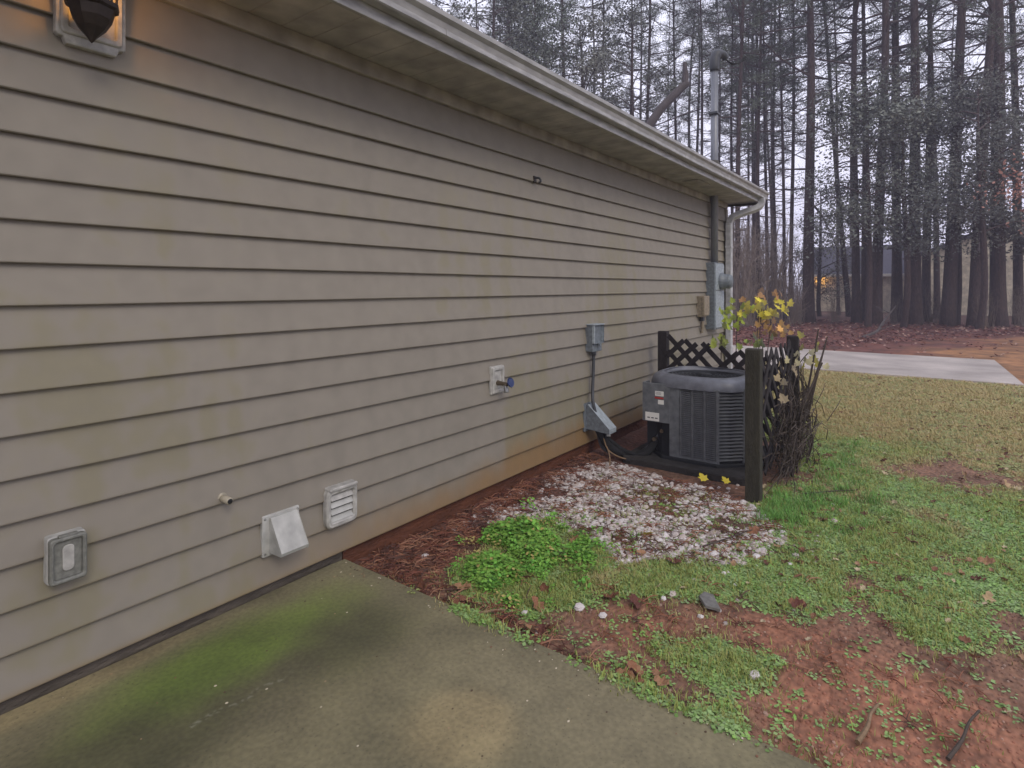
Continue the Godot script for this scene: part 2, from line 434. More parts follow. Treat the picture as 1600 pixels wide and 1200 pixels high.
# ------------------------------------------------------------------ the setting
func build_setting() -> void:
	var g := Mb.new()
	g.quad(Vector3(-150, -0.16, -150), Vector3(200, -0.16, -150), Vector3(200, -0.16, 150), Vector3(-150, -0.16, 150))
	tag(part("ground", g, M.earth, self), "bare brown earth reaching out beyond the yard", "ground", "", "structure")
	# patio slab
	var p := Mb.new()
	var R := Transform3D(Basis(Vector3.RIGHT, Vector3.FORWARD, Vector3.UP), Vector3.ZERO)   # (x, y, z) -> (x, z, -y)
	p.prism(V2([-5.0, -7.0, 1.687, -7.0, 1.687, -0.006, -5.0, -0.006]), -0.14, -0.001, 0.006, R)
	var slab := part("patio_slab", p, M.slab_side, self)
	tag(slab, "algae stained concrete patio slab along the siding wall", "patio", "", "structure")
	var top := Mb.new()
	top.smooth(true)
	var nx := 60; var nz := 60
	var Y := func(x: float, z: float) -> float: return 0.004 + 0.0012 * noise_b.get_noise_2d(x * 90, z * 90) - 0.004 * bump01(x, 1.672, 1.686)
	for i in nx:
		for j in nz:
			var xa := lerpf(-5.0, 1.685, pow(float(i) / nx, 0.7)); var xb := lerpf(-5.0, 1.685, pow(float(i + 1) / nx, 0.7))
			var za := lerpf(0.008, 7.0, pow(float(j) / nz, 1.4)); var zb := lerpf(0.008, 7.0, pow(float(j + 1) / nz, 1.4))
			var U := func(x: float, z: float) -> Vector2: return Vector2((x + 1.0) / 2.7, z / 2.6)
			top.quv(Vector3(xa, Y.call(xa, za), za), Vector3(xb, Y.call(xb, za), za), Vector3(xb, Y.call(xb, zb), zb), Vector3(xa, Y.call(xa, zb), zb), U.call(xa, za), U.call(xb, za), U.call(xb, zb), U.call(xa, zb))
	part("slab_surface", top, M.slab, slab)
	# lawn
	var l := Mb.new()
	l.smooth(true)
	var xs := PackedFloat32Array(); var zs := PackedFloat32Array()
	var x := 1.66
	while x < 10.3:
		xs.append(x); x += 0.03 if x < 3.2 else 0.06 if x < 6.0 else 0.14
	xs.append(10.3)
	var z := -0.04
	while z < 12.0:
		zs.append(z); z += 0.035 if z < 2.8 else 0.12 if z < 5 else 0.6
	for i in xs.size() - 1:
		for j in zs.size() - 1:
			var q := []
			for e in [[i, j], [i + 1, j], [i + 1, j + 1], [i, j + 1]]:
				var xx: float = xs[e[0]]; var zz: float = zs[e[1]]
				q.append(Vector3(xx, ground_y(xx, zz) - (0.08 if e[0] == xs.size() - 1 else 0.0), zz))
			var uv := []
			for e in q: uv.append(Vector2((e.x - 1.6) / 8.8, (e.z + 0.1) / 5.1))
			l.quv(q[0], q[1], q[2], q[3], uv[0], uv[1], uv[2], uv[3])
	tag(part("lawn", l, M.lawn, self), "patchy lawn of weeds and bare red soil beside the house", "lawn", "", "structure")
	# driveway end crossing behind the yard, then the pine straw under the trees
	var d := Mb.new()
	d.prism(V2([10.28, -3.12, 13.45, -3.0, 13.45, 16.0, 10.28, 16.0]), -0.2, -0.05, 0.008, R)
	tag(part("driveway", d, M.concrete, self), "pale concrete driveway end crossing between lawn and woods", "driveway", "", "structure")
	var s := Mb.new()
	s.smooth(true)
	var H := func(xx: float, zz: float) -> float:
		return -0.085 + 0.05 * noise_a.get_noise_2d(xx * 25, zz * 25) * bump01(xx, 14.0, 18.0) - (0.06 if xx < 13.5 and zz < 3.0 else 0.0)
	for i in 80:
		for j in 80:
			var xa := 10.25 + 40.0 * i / 80; var xb := 10.25 + 40.0 * (i + 1) / 80
			var za := -20.0 + 40.0 * j / 80; var zb := -20.0 + 40.0 * (j + 1) / 80
			var U := func(xx: float, zz: float) -> Vector2: return Vector2((xx - 10.0) / 40.0, (zz + 20.0) / 40.0)
			s.quv(Vector3(xa, H.call(xa, za), za), Vector3(xb, H.call(xb, za), za), Vector3(xb, H.call(xb, zb), zb), Vector3(xa, H.call(xa, zb), zb), U.call(xa, za), U.call(xb, za), U.call(xb, zb), U.call(xa, zb))
	tag(part("pine_straw_bed", s, M.straw, self), "red brown pine straw covering the ground under the trees", "pine straw", "", "structure")

# ------------------------------------------------------------------ the house
func build_house() -> void:
	var h := thing("house", "single storey house side clad in weathered tan lap siding", "house")
	h.set_meta("kind", "structure")
	var f := Mb.new()
	f.box(Vector3(4.635, -0.25, -0.16), Vector3(5.89, 0.64, 0.3), 0.0)
	part("foundation", f, M.foundation, h)
	var f2 := Mb.new()
	f2.box(Vector3(-2.16, -0.25, -0.162), Vector3(7.69, 0.64, 0.3), 0.0)
	part("foundation", f2, M.foundation_grey, h)
	var body := Mb.new()
	body.box(Vector3(0.8, 1.2, -4.1), Vector3(13.5, 2.3, 8.16), 0.0)
	part("wall_core", body, M.trim, h)
	# lap boards
	for k in 17:
		var yb := 0.047 + 0.127 * k
		var yt := yb + 0.131 if k < 16 else 2.25
		var b := Mb.new()
		var prof := [Vector2(yb + 0.004, 0.003), Vector2(yb + 0.001, 0.006), Vector2(yb, 0.0215), Vector2(yb + 0.003, 0.0245), Vector2(yb + 0.007, 0.0245), Vector2(yt - 0.014, 0.0062), Vector2(yt, 0.003)]
		var n := 60
		for i in n:
			var xa := lerpf(-3.2, WALL_END - 0.02, float(i) / n); var xb := lerpf(-3.2, WALL_END - 0.02, float(i + 1) / n)
			for e in prof.size() - 1:
				var P := func(xx: float, c: Vector2, m: int) -> Vector3:
					var wob := 0.0012 * noise_b.get_noise_2d(xx * 160.0, k * 700.0) if m < 5 else 0.0
					return Vector3(xx, c.x + wob, c.y + 0.0012 * noise_a.get_noise_2d(xx * 90.0, k * 333.0) * (1.0 if m > 0 and m < 5 else 0.0))
				var A: Vector3 = P.call(xa, prof[e], e); var B: Vector3 = P.call(xa, prof[e + 1], e + 1); var C: Vector3 = P.call(xb, prof[e + 1], e + 1); var D: Vector3 = P.call(xb, prof[e], e)
				var U := func(v: Vector3) -> Vector2: return Vector2((v.x + 3.0) / 11.0, v.y / 2.4)
				b.quv(A, B, C, D, U.call(A), U.call(B), U.call(C), U.call(D))
		part("siding_board", b, M.siding, h)
	var fr := Mb.new()
	fr.box(Vector3(2.2, 2.283, 0.016), Vector3(10.8, 0.074, 0.026), 0.004)
	part("frieze_board", fr, M.trim, h)
	var ct := Mb.new()
	ct.box(Vector3(WALL_END - 0.035, 1.14, 0.018), Vector3(0.07, 2.2, 0.03), 0.004)
	ct.box(Vector3(WALL_END + 0.012, 1.14, -0.045), Vector3(0.024, 2.2, 0.09), 0.004)
	part("corner_trim", ct, M.trim, h)
	# soffit of ribbed panels
	var so := Node3D.new()
	so.name = "soffit"
	h.add_child(so)
	var w := 0.143
	var proto: ArrayMesh
	var pb := Mb.new()
	pb.prism(V2([-w / 2, 0.0, -w / 2 + 0.003, -0.003, w / 2 - 0.006, -0.003, w / 2 - 0.003, 0.0, w / 2, 0.0, w / 2, 0.008, -w / 2, 0.008]), 0.026, 0.372, 0.0)
	proto = pb.done()
	var xx := WALL_END + 0.05 - w / 2
	while xx > -2.4:
		part("soffit_panel", proto, M.soffit, so, Vector3(xx, 2.3225, 0.0))
		xx -= w
	var vent := Mb.new()
	vent.box(Vector3(5.9, 2.313, 0.2), Vector3(0.36, 0.006, 0.16), 0.002)
	for i in 7: vent.box(Vector3(5.9, 2.308, 0.14 + i * 0.02), Vector3(0.32, 0.006, 0.006), 0.001)
	part("soffit_vent", vent, M.soffit, h)
	var fa := Mb.new()
	fa.box(Vector3(2.2, 2.385, 0.381), Vector3(10.9, 0.15, 0.018), 0.003)
	fa.box(Vector3(WALL_END + 0.062, 2.385, 0.18), Vector3(0.02, 0.15, 0.38), 0.003)
	part("fascia", fa, M.gutter, h)
	# roof, pitched 5 in 12, with a ragged shingle edge over the gutter
	var r := Mb.new()
	var slope := 0.4
	var e0 := Vector2(0.425, 2.462)
	for i in 2:
		var za := e0.x if i == 0 else -4.1
		r.quad(Vector3(-3.3, e0.y, e0.x), Vector3(7.84, e0.y, e0.x), Vector3(7.84, e0.y + slope * (e0.x + 4.1), -4.1), Vector3(-3.3, e0.y + slope * (e0.x + 4.1), -4.1)) if i == 0 else r.quad(Vector3(-3.3, e0.y + slope * (e0.x + 4.1), -4.1), Vector3(7.84, e0.y + slope * (e0.x + 4.1), -4.1), Vector3(7.84, e0.y, -8.6), Vector3(-3.3, e0.y, -8.6))
		if i == 0: continue
	r.quad(Vector3(-3.3, 2.44, 0.42), Vector3(7.84, 2.44, 0.42), Vector3(7.84, e0.y, e0.x), Vector3(-3.3, e0.y, e0.x))
	r.tri(Vector3(7.82, 2.3, 0.4), Vector3(7.82, e0.y + slope * (e0.x + 4.1) - 0.03, -4.1), Vector3(7.82, 2.3, -8.6))
	r.quad(Vector3(7.65, 2.31, 0.36), Vector3(7.82, 2.34, 0.36), Vector3(7.82, 2.34, -8.6), Vector3(7.65, 2.31, -8.6))
	var roof := part("roof", r, M.shingle, h)
	var sx := -2.0
	var k2 := 0
	var shingles: Array[ArrayMesh] = []
	for i in 4:
		var sb := Mb.new()
		var q := 0.004 * i
		sb.box(Vector3(0, 0.004, -0.13), Vector3(0.148, 0.009, 0.29 - q), 0.002, Basis(Vector3.RIGHT, atan(0.4)))
		shingles.append(sb.done())
	while sx < 7.84:
		part("shingle", shingles[(k2 * 7) % 4], M.shingle, roof, Vector3(sx, 2.474, 0.425))
		sx += 0.15; k2 += 1
	var dr := Mb.new()
	dr.box(Vector3(2.3, 2.448, 0.405), Vector3(11.1, 0.03, 0.05), 0.004)
	part("drip_edge", dr, M.gutter, h)
	# gutter along the eave
	var gt := thing("gutter", "grey aluminium gutter running along the whole eave", "gutter")
	var gb := Mb.new()
	var pr := V2([0.392, 2.445, 0.392, 2.36, 0.437, 2.358, 0.444, 2.363, 0.444, 2.385, 0.452, 2.41, 0.470, 2.425, 0.472, 2.446, 0.462, 2.448, 0.460, 2.43, 0.436, 2.39, 0.436, 2.368, 0.398, 2.368, 0.398, 2.445])
	var n2 := 24
	for i in n2:
		var xa := lerpf(-2.8, 7.86, float(i) / n2); var xb := lerpf(-2.8, 7.86, float(i + 1) / n2)
		for e in pr.size():
			var a := pr[e]; var c := pr[(e + 1) % pr.size()]
			var s0 := 0.002 * sin(xa * 2.1); var s1 := 0.002 * sin(xb * 2.1)
			gb.quad(Vector3(xa, a.y + s0, a.x), Vector3(xb, a.y + s1, a.x), Vector3(xb, c.y + s1, c.x), Vector3(xa, c.y + s0, c.x))
	part("trough", gb, M.gutter, gt)
	var cap := Mb.new()
	cap.prism(V2([-0.472, 2.446, -0.470, 2.425, -0.452, 2.41, -0.444, 2.385, -0.444, 2.36, -0.392, 2.36, -0.392, 2.446]), 0.0, 0.004, 0.0, Transform3D(Basis(Vector3.BACK * -1.0, Vector3.UP, Vector3.RIGHT), Vector3(7.86, 0, 0)))
	part("end_cap", cap, M.gutter, gt)
	for gx in [1.9, 4.9]:
		var seam := Mb.new()
		seam.box(Vector3(gx, 2.374, 0.4445), Vector3(0.012, 0.028, 0.004), 0.001)
		part("seam", seam, M.gutter, gt)
	# downspout
	var ds := thing("downspout", "white downspout with elbow at the far corner of the siding wall", "downspout", Vector3(7.5, 0, 0.075))
	var el := Mb.new()
	el.tube(curve(V3([0.17, 2.36, 0.345, 0.17, 2.30, 0.345, 0.14, 2.235, 0.30, 0.06, 2.17, 0.13, 0.01, 2.12, 0.03, 0.0, 2.05, 0.0]), 3), PackedFloat32Array([0.048]), 4, PI / 4)
	part("elbow", el, M.downspout, ds)
	var pp := Mb.new()
	pp.box(Vector3(0, 0.99, 0), Vector3(0.085, 2.12, 0.065), 0.008)
	part("pipe", pp, M.downspout, ds)
	for y in [0.5, 1.75]:
		var st := Mb.new()
		st.box(Vector3(0, y, 0), Vector3(0.094, 0.03, 0.074), 0.003)
		part("strap", st, M.downspout, ds)
	var sh := Mb.new()
	sh.tube(curve(V3([0, -0.02, 0, 0.0, -0.05, 0.03, 0.03, -0.055, 0.16]), 3), PackedFloat32Array([0.052]), 4, PI / 4)
	part("shoe", sh, M.downspout, ds)

func build_fixtures() -> void:
	# ---- lit porch lantern
	var L := thing("wall_lantern", "lit bronze porch lantern on a white mounting block under the eave", "lantern", Vector3(0.69, 2.10, 0.02))
	var bl := Mb.new()
	var oc := V2([-0.095, -0.075, -0.088, -0.083, -0.075, -0.085, -0.070, -0.1, -0.066, -0.105, 0.066, -0.105, 0.070, -0.1, 0.075, -0.085, 0.088, -0.083, 0.095, -0.075, 0.095, 0.19, -0.095, 0.19])
	bl.prism(oc, 0.0, 0.024, 0.006)
	var mb := part("mounting_block", bl, M.white, L)
	var rm := Mb.new()
	rm.ring(Mb.rrect(0.166, 0.25, 0.012, 3, 0, 0.05), Mb.rrect(0.126, 0.21, 0.006, 3, 0, 0.05), 0.024, 0.034, 0.004)
	part("rim", rm, M.white, mb)
	var cp := Mb.new()
	cp.prism(Mb.rrect(0.075, 0.11, 0.03, 4, 0.0, 0.11), 0.024, 0.042, 0.006)
	cp.tube(curve(V3([0, 0.13, 0.04, 0, 0.16, 0.07, 0, 0.2, 0.10, 0, 0.225, 0.115]), 4), PackedFloat32Array([0.009]), 8)
	part("bracket", cp, M.bronze, L)
	var at := Transform3D(Basis.from_scale(Vector3(1.12, 1.3, 1.12)), Vector3(-0.032, -0.118, 0.118))
	var bt := Mb.new()
	bt.lathe([Vector2(0.0, 0.0), Vector2(0.006, 0.006), Vector2(0.012, 0.014), Vector2(0.034, 0.036), Vector2(0.048, 0.058), Vector2(0.055, 0.08), Vector2(0.064, 0.085), Vector2(0.066, 0.094), Vector2(0.058, 0.098), Vector2(0.0, 0.098)], 8, at)
	part("base_finial", bt, M.bronze, L)
	var tp := Mb.new()
	tp.lathe([Vector2(0.0, 0.262), Vector2(0.074, 0.262), Vector2(0.078, 0.27), Vector2(0.03, 0.315), Vector2(0.012, 0.335), Vector2(0.012, 0.35), Vector2(0.0, 0.352)], 6, at)
	part("roof_cap", tp, M.bronze, L)
	for k in 6:
		var a := TAU * k / 6
		var ba := Mb.new()
		ba.tube(PackedVector3Array([at * Vector3(cos(a) * 0.058, 0.096, sin(a) * 0.058), at * Vector3(cos(a) * 0.066, 0.264, sin(a) * 0.066)]), PackedFloat32Array([0.004]), 5)
		part("frame_bar", ba, M.bronze, L)
		var b2 := TAU * (k + 1) / 6
		var pn := Mb.new()
		pn.quad(at * Vector3(cos(a) * 0.055, 0.1, sin(a) * 0.055), at * Vector3(cos(a) * 0.063, 0.262, sin(a) * 0.063), at * Vector3(cos(b2) * 0.063, 0.262, sin(b2) * 0.063), at * Vector3(cos(b2) * 0.055, 0.1, sin(b2) * 0.055))
		part("glass_pane", pn, M.pane, L)
	var bu := Mb.new()
	bu.smooth(true)
	bu.lathe([Vector2(0.0, 0.125), Vector2(0.018, 0.13), Vector2(0.028, 0.15), Vector2(0.027, 0.17), Vector2(0.014, 0.2), Vector2(0.012, 0.23), Vector2(0.0, 0.232)], 12, at)
	part("light_bulb", bu, M.glow, L)
	var om := OmniLight3D.new()
	om.name = "lantern_light"
	om.light_color = rgb(255, 176, 84); om.light_energy = 0.016; om.light_size = 0.02; om.shadow_enabled = true; om.omni_range = 12; om.omni_attenuation = 2
	om.position = at * Vector3(0, 0.155, 0)
	L.add_child(om)
	# ---- dark hook near the soffit
	var hk := thing("wall_hook", "small dark metal hook screwed to the siding below the soffit", "hook", Vector3(3.213, 1.967, 0.02))
	var hp := Mb.new(); hp.box(Vector3(0, 0, 0.004), Vector3(0.032, 0.045, 0.01), 0.003); part("plate", hp, M.bronze, hk)
	var hc := Mb.new(); hc.tube(curve(V3([0, 0.01, 0.008, 0.005, 0.006, 0.035, 0.01, -0.014, 0.045, 0.012, -0.024, 0.028]), 4), PackedFloat32Array([0.008, 0.007]), 6); part("hook", hc, M.conduit, hk)
	# ---- outlet cover
	var oc2 := thing("outlet_cover", "grimy clear plastic weatherproof outlet cover low on the siding", "outlet cover", Vector3(0.622, 0.418, 0.014))
	var b1 := Mb.new(); b1.prism(Mb.rrect(0.098, 0.143, 0.008), 0.0, 0.034, 0.004); part("back_box", b1, M.white_dirty, oc2)
	var b2_ := Mb.new(); b2_.ring(Mb.rrect(0.094, 0.138, 0.01), Mb.rrect(0.072, 0.114, 0.008), 0.034, 0.056, 0.004); part("lid_frame", b2_, M.grime, oc2)
	var b3 := Mb.new(); b3.prism(Mb.rrect(0.0725, 0.1145, 0.008), 0.033, 0.046, 0.002); part("lid", b3, M.grime, oc2)
	var b4 := Mb.new(); b4.prism(Mb.rrect(0.030, 0.078, 0.012, 4, 0.0, 0.004), 0.046, 0.051, 0.002); part("receptacle_window", b4, M.white, oc2)
	var b5 := Mb.new(); b5.box(Vector3(0.0, 0.072, 0.046), Vector3(0.05, 0.008, 0.014), 0.003); part("hinge", b5, M.grime, oc2)
	# ---- pipe stub
	var ps := thing("pipe_stub", "short cream plastic drain pipe stub poking through the siding", "pipe", Vector3(1.115, 0.45, 0.01))
	var p1 := Mb.new(); p1.smooth(true)
	p1.tube(V3([0, 0, 0, 0.004, -0.004, 0.058]), PackedFloat32Array([0.0135]), 14); part("pipe", p1, M.pvc, ps)
	var p2 := Mb.new(); p2.tube(V3([0.004, -0.004, 0.056, 0.0042, -0.0042, 0.0605]), PackedFloat32Array([0.0095]), 12); part("bore", p2, M.dark, ps)
	var p3 := Mb.new(); p3.smooth(true); p3.tube(V3([0, 0, 0, 0, 0, 0.012]), PackedFloat32Array([0.019]), 14); part("collar", p3, M.pvc, ps)
	# ---- dryer hood
	var dh := thing("dryer_vent_hood", "white sloped dryer vent hood low on the siding beside the louvred vent", "vent hood", Vector3(1.355, 0.245, 0.012))
	var d1 := Mb.new(); d1.prism(Mb.rrect(0.166, 0.166, 0.006), 0.0, 0.016, 0.004); part("back_plate", d1, M.white_dirty, dh)
	var d2 := Mb.new()
	d2.prism(V2([-0.016, 0.072, -0.016, -0.07, -0.098, -0.066, -0.104, -0.052, -0.026, 0.072]), -0.058, 0.062, 0.004, Transform3D(Basis(Vector3.FORWARD, Vector3.UP, Vector3.RIGHT), Vector3(0.004, 0, 0)))
	part("hood", d2, M.white_dirty, dh)
	for sx in [-0.072, 0.074]:
		for sy in [-0.07, 0.07]:
			var sc := Mb.new(); sc.lathe([Vector2(0.0, 0.004), Vector2(0.004, 0.003), Vector2(0.005, 0.0)], 8, Transform3D(Basis(Vector3.RIGHT, PI / 2), Vector3(sx, sy, 0.016)))
			part("screw", sc, M.steel, dh)
	# ---- louvred vent
	var lv := thing("louvred_vent", "white rounded louvred wall vent right of the dryer hood", "vent", Vector3(1.645, 0.266, 0.016))
	var l1 := Mb.new(); l1.ring(Mb.rrect(0.166, 0.176, 0.028, 5), Mb.rrect(0.118, 0.118, 0.008, 5), 0.0, 0.034, 0.008); part("frame", l1, M.white, lv)
	var l2 := Mb.new(); l2.prism(Mb.rrect(0.12, 0.12, 0.004), 0.0, 0.006, 0.0); part("back", l2, M.dark, lv)
	for i in 4:
		var sl := Mb.new(); sl.box(Vector3(0, 0.044 - i * 0.031, 0.022), Vector3(0.117, 0.026, 0.004), 0.001, Basis(Vector3.RIGHT, -0.55)); part("louvre", sl, M.white_dirty if i != 0 else M.white, lv)
	var l3 := Mb.new(); l3.box(Vector3(0, 0.086, 0.018), Vector3(0.15, 0.016, 0.05), 0.006); part("drip_hood", l3, M.white, lv)
	# ---- hose bib
	var hb := thing("hose_bib", "outdoor water tap with blue wheel handle on white mounting block", "tap", Vector3(2.80, 0.68, 0.014))
	var h1 := Mb.new(); h1.prism(Mb.rrect(0.13, 0.172, 0.008), 0.0, 0.016, 0.005); part("mounting_block", h1, M.white, hb)
	var h2 := Mb.new(); h2.ring(Mb.rrect(0.118, 0.158, 0.008), Mb.rrect(0.078, 0.116, 0.006), 0.016, 0.026, 0.004); part("rim", h2, M.white, hb)
	var h3 := Mb.new(); h3.smooth(true)
	h3.tube(curve(V3([0, -0.018, 0.014, 0, -0.02, 0.06, 0, -0.022, 0.09]), 3), PackedFloat32Array([0.017, 0.015, 0.013]), 12); part("valve_body", h3, M.brass, hb)
	var h4 := Mb.new(); h4.smooth(true)
	h4.tube(curve(V3([0, -0.022, 0.068, 0, -0.04, 0.078, 0.0, -0.07, 0.084]), 4), PackedFloat32Array([0.012, 0.012, 0.012, 0.014, 0.015]), 12); part("spout", h4, M.steel, hb)
	var h5 := Mb.new()
	h5.lathe([Vector2(0.0, 0.0), Vector2(0.008, 0.0), Vector2(0.008, 0.005), Vector2(0.022, 0.004), Vector2(0.028, 0.002), Vector2(0.031, 0.006), Vector2(0.028, 0.012), Vector2(0.022, 0.01), Vector2(0.0, 0.011)], 14, Transform3D(Basis(Vector3.RIGHT, PI / 2 - 0.25), Vector3(0, -0.008, 0.108)))
	part("handle", h5, M.blue, hb)
	var h6 := Mb.new(); h6.tube(V3([0, -0.018, 0.07, 0, -0.008, 0.112]), PackedFloat32Array([0.006]), 8); part("handle_stem", h6, M.brass, hb)
	# ---- disconnect box
	var db := thing("disconnect_box", "grey electrical disconnect box above the sloped pipe cover", "electrical box", Vector3(4.0, 0.853, 0.012))
	var e1 := Mb.new(); e1.prism(Mb.rrect(0.15, 0.205, 0.006), 0.0, 0.062, 0.004); part("box", e1, M.box_grey, db)
	var e2 := Mb.new(); e2.prism(Mb.rrect(0.158, 0.15, 0.006, 3, 0, 0.034), 0.058, 0.082, 0.006); e2.box(Vector3(0, 0.106, 0.042), Vector3(0.166, 0.008, 0.086), 0.003); part("cover", e2, M.box_light, db)
	var e3 := Mb.new(); e3.box(Vector3(0, -0.05, 0.085), Vector3(0.03, 0.02, 0.016), 0.003); part("hasp", e3, M.box_grey, db)
	var cw := thing("conduit_whip", "dark flexible conduit dropping from the disconnect box to the condenser", "conduit")
	var c1 := Mb.new(); c1.smooth(true)
	c1.tube(curve(V3([3.985, 0.76, 0.05, 3.98, 0.6, 0.05, 3.95, 0.45, 0.06, 3.92, 0.37, 0.08, 3.925, 0.28, 0.1, 3.935, 0.16, 0.11, 3.98, 0.02, 0.13, 4.06, -0.035, 0.22, 4.12, -0.02, 0.36, 4.2, 0.1, 0.47, 4.24, 0.22, 0.5]), 6), PackedFloat32Array([0.0125]), 10)
	part("hose", c1, M.conduit, cw)
	var c2 := Mb.new(); c2.smooth(true); c2.tube(V3([3.985, 0.765, 0.05, 3.985, 0.72, 0.05]), PackedFloat32Array([0.018]), 10); part("connector", c2, M.conduit, cw)
	# ---- line set cover
	var lc := thing("line_set_cover", "pale grey sloped cover over pipes coming out of the siding", "pipe cover", Vector3(3.955, 0.25, 0.014))
	var k1 := Mb.new(); k1.prism(Mb.rrect(0.14, 0.215, 0.006), 0.0, 0.012, 0.003); part("flange", k1, M.box_grey, lc)
	var k2 := Mb.new()
	for s in [-1.0, 1.0]:
		var X := Transform3D(Basis(Vector3.FORWARD, Vector3.UP, Vector3.RIGHT), Vector3(s * 0.05 - 0.002, 0, 0))
		k2.prism(V2([-0.012, 0.098, -0.012, -0.085, -0.21, -0.1, -0.212, -0.066, -0.035, 0.098]), 0.0, 0.004, 0.0, X)
	part("cheek", k2, M.box_grey, lc)
	var k3 := Mb.new()
	k3.box(Vector3(0, 0.018, 0.124), Vector3(0.112, 0.005, 0.246), 0.002, Basis(Vector3.RIGHT, 0.745))
	k3.box(Vector3(0, -0.082, 0.213), Vector3(0.112, 0.036, 0.005), 0.002)
	part("sloped_lid", k3, M.box_light, lc)
	var ln := thing("refrigerant_lines", "black foam wrapped refrigerant pipes sagging from the wall cover to condenser", "pipes")
	for i in 2:
		var t := Mb.new(); t.smooth(true)
		var o := 0.045 * i
		t.tube(curve(V3([3.94 + o * 0.6, 0.24, 0.08 + o, 3.95 + o, 0.13, 0.13, 4.0 + o, 0.03, 0.18 + o, 4.06, -0.025 + o * 0.4, 0.28 + o, 4.12, -0.02 + o * 0.3, 0.40 - o * 0.6, 4.2, 0.07, 0.46, 4.28, 0.2 + o, 0.50]), 6), PackedFloat32Array([0.03 if i == 0 else 0.017]), 12)
		part("insulated_pipe", t, M.black_foam, ln)
	var wr := Mb.new(); wr.tube(curve(V3([3.95, 0.2, 0.12, 3.94, 0.1, 0.16, 3.93, 0.02, 0.21, 3.99, -0.035, 0.30, 4.08, -0.04, 0.38, 4.16, 0.03, 0.45]), 6), PackedFloat32Array([0.005]), 6); part("control_wire", wr, M.stick, ln)
	var w2 := Mb.new(); w2.tube(curve(V3([3.93, 0.05, 0.19, 3.88, 0.0, 0.24, 3.82, -0.05, 0.27]), 5), PackedFloat32Array([0.005]), 6); part("control_wire", w2, M.stick, ln)
	var w3 := Mb.new(); w3.box(Vector3(4.0, 0.115, 0.17), Vector3(0.02, 0.012, 0.03), 0.003, Basis(Vector3.UP, 0.6)); part("cable_tie", w3, M.label, ln)
	# ---- meter box, conduit, mast
	var mt := thing("electric_meter_box", "grey electric meter box near the far corner of the wall", "meter box", Vector3(6.95, 1.145, 0.014))
	var m1 := Mb.new(); m1.prism(Mb.rrect(0.34, 0.78, 0.01), 0.0, 0.1, 0.006); part("cabinet", m1, M.box_grey, mt)
	var m2 := Mb.new(); m2.prism(Mb.rrect(0.32, 0.43, 0.008, 3, 0, -0.155), 0.1, 0.112, 0.004); m2.prism(Mb.rrect(0.32, 0.31, 0.008, 3, 0, 0.22), 0.1, 0.112, 0.004); part("door", m2, M.box_light, mt)
	var m3 := Mb.new(); m3.smooth(true); m3.lathe([Vector2(0.098, 0.0), Vector2(0.098, 0.03), Vector2(0.085, 0.034), Vector2(0.085, 0.1), Vector2(0.07, 0.125), Vector2(0.0, 0.13)], 20, Transform3D(Basis(Vector3.RIGHT, PI / 2), Vector3(0.03, 0.17, 0.112)))
	part("meter", m3, M.box_grey, mt)
	var ms := thing("service_mast", "grey service conduit passing through the eave with a weatherhead above the roof", "service mast", Vector3(6.9, 1.535, 0.075))
	var a1 := Mb.new(); a1.smooth(true); a1.tube(V3([0, -0.005, 0, 0, 2.3, 0]), PackedFloat32Array([0.042]), 14); part("conduit", a1, M.mast, ms)
	var a2 := Mb.new(); a2.smooth(true); a2.tube(curve(V3([0, 2.25, 0, 0.0, 2.37, 0.0, 0.03, 2.45, 0.02, 0.09, 2.45, 0.075, 0.12, 2.40, 0.10]), 4), PackedFloat32Array([0.05, 0.055, 0.06, 0.06, 0.06, 0.06, 0.06, 0.065, 0.065, 0.06, 0.055, 0.05, 0.05, 0.045, 0.04, 0.035, 0.03]), 12); part("weatherhead", a2, M.conduit, ms)
	var a3 := Mb.new(); a3.lathe([Vector2(0.15, 1.085), Vector2(0.06, 1.16), Vector2(0.044, 1.2)], 14); part("flashing", a3, M.shingle, ms)
	for i in 3:
		var a4 := Mb.new(); a4.tube(curve(V3([0.11, 2.41, 0.09, 0.16 + 0.02 * i, 2.36, 0.15, 0.26 + 0.03 * i, 2.38 + 0.02 * i, 0.2, 0.4, 2.46 + 0.02 * i, 0.25]), 4), PackedFloat32Array([0.006]), 5); part("wire_lead", a4, M.dark, ms)
	var a5 := Mb.new(); a5.box(Vector3(0, 1.75, 0.0), Vector3(0.12, 0.03, 0.1), 0.004); part("clamp", a5, M.conduit, ms)
	# ---- telephone box
	var tb := thing("cable_box", "beige plastic telephone box beside the grey meter box", "junction box", Vector3(6.545, 1.03, 0.014))
	var t1 := Mb.new(); t1.prism(Mb.rrect(0.17, 0.24, 0.012), 0.0, 0.06, 0.005); part("base", t1, M.beige_box, tb)
	var t2 := Mb.new(); t2.prism(Mb.rrect(0.178, 0.225, 0.012, 3, 0, 0.008), 0.06, 0.09, 0.01); part("cover", t2, M.beige_box, tb)
	var t3 := Mb.new(); t3.tube(curve(V3([0.02, -0.11, 0.03, 0.02, -0.2, 0.03, 0.03, -0.3, 0.02]), 4), PackedFloat32Array([0.02, 0.018]), 8); part("cable_conduit", t3, M.beige_box, tb)
	var t4 := Mb.new(); t4.box(Vector3(0.02, -0.14, 0.03), Vector3(0.05, 0.05, 0.04), 0.006); part("fitting", t4, M.conduit, tb)

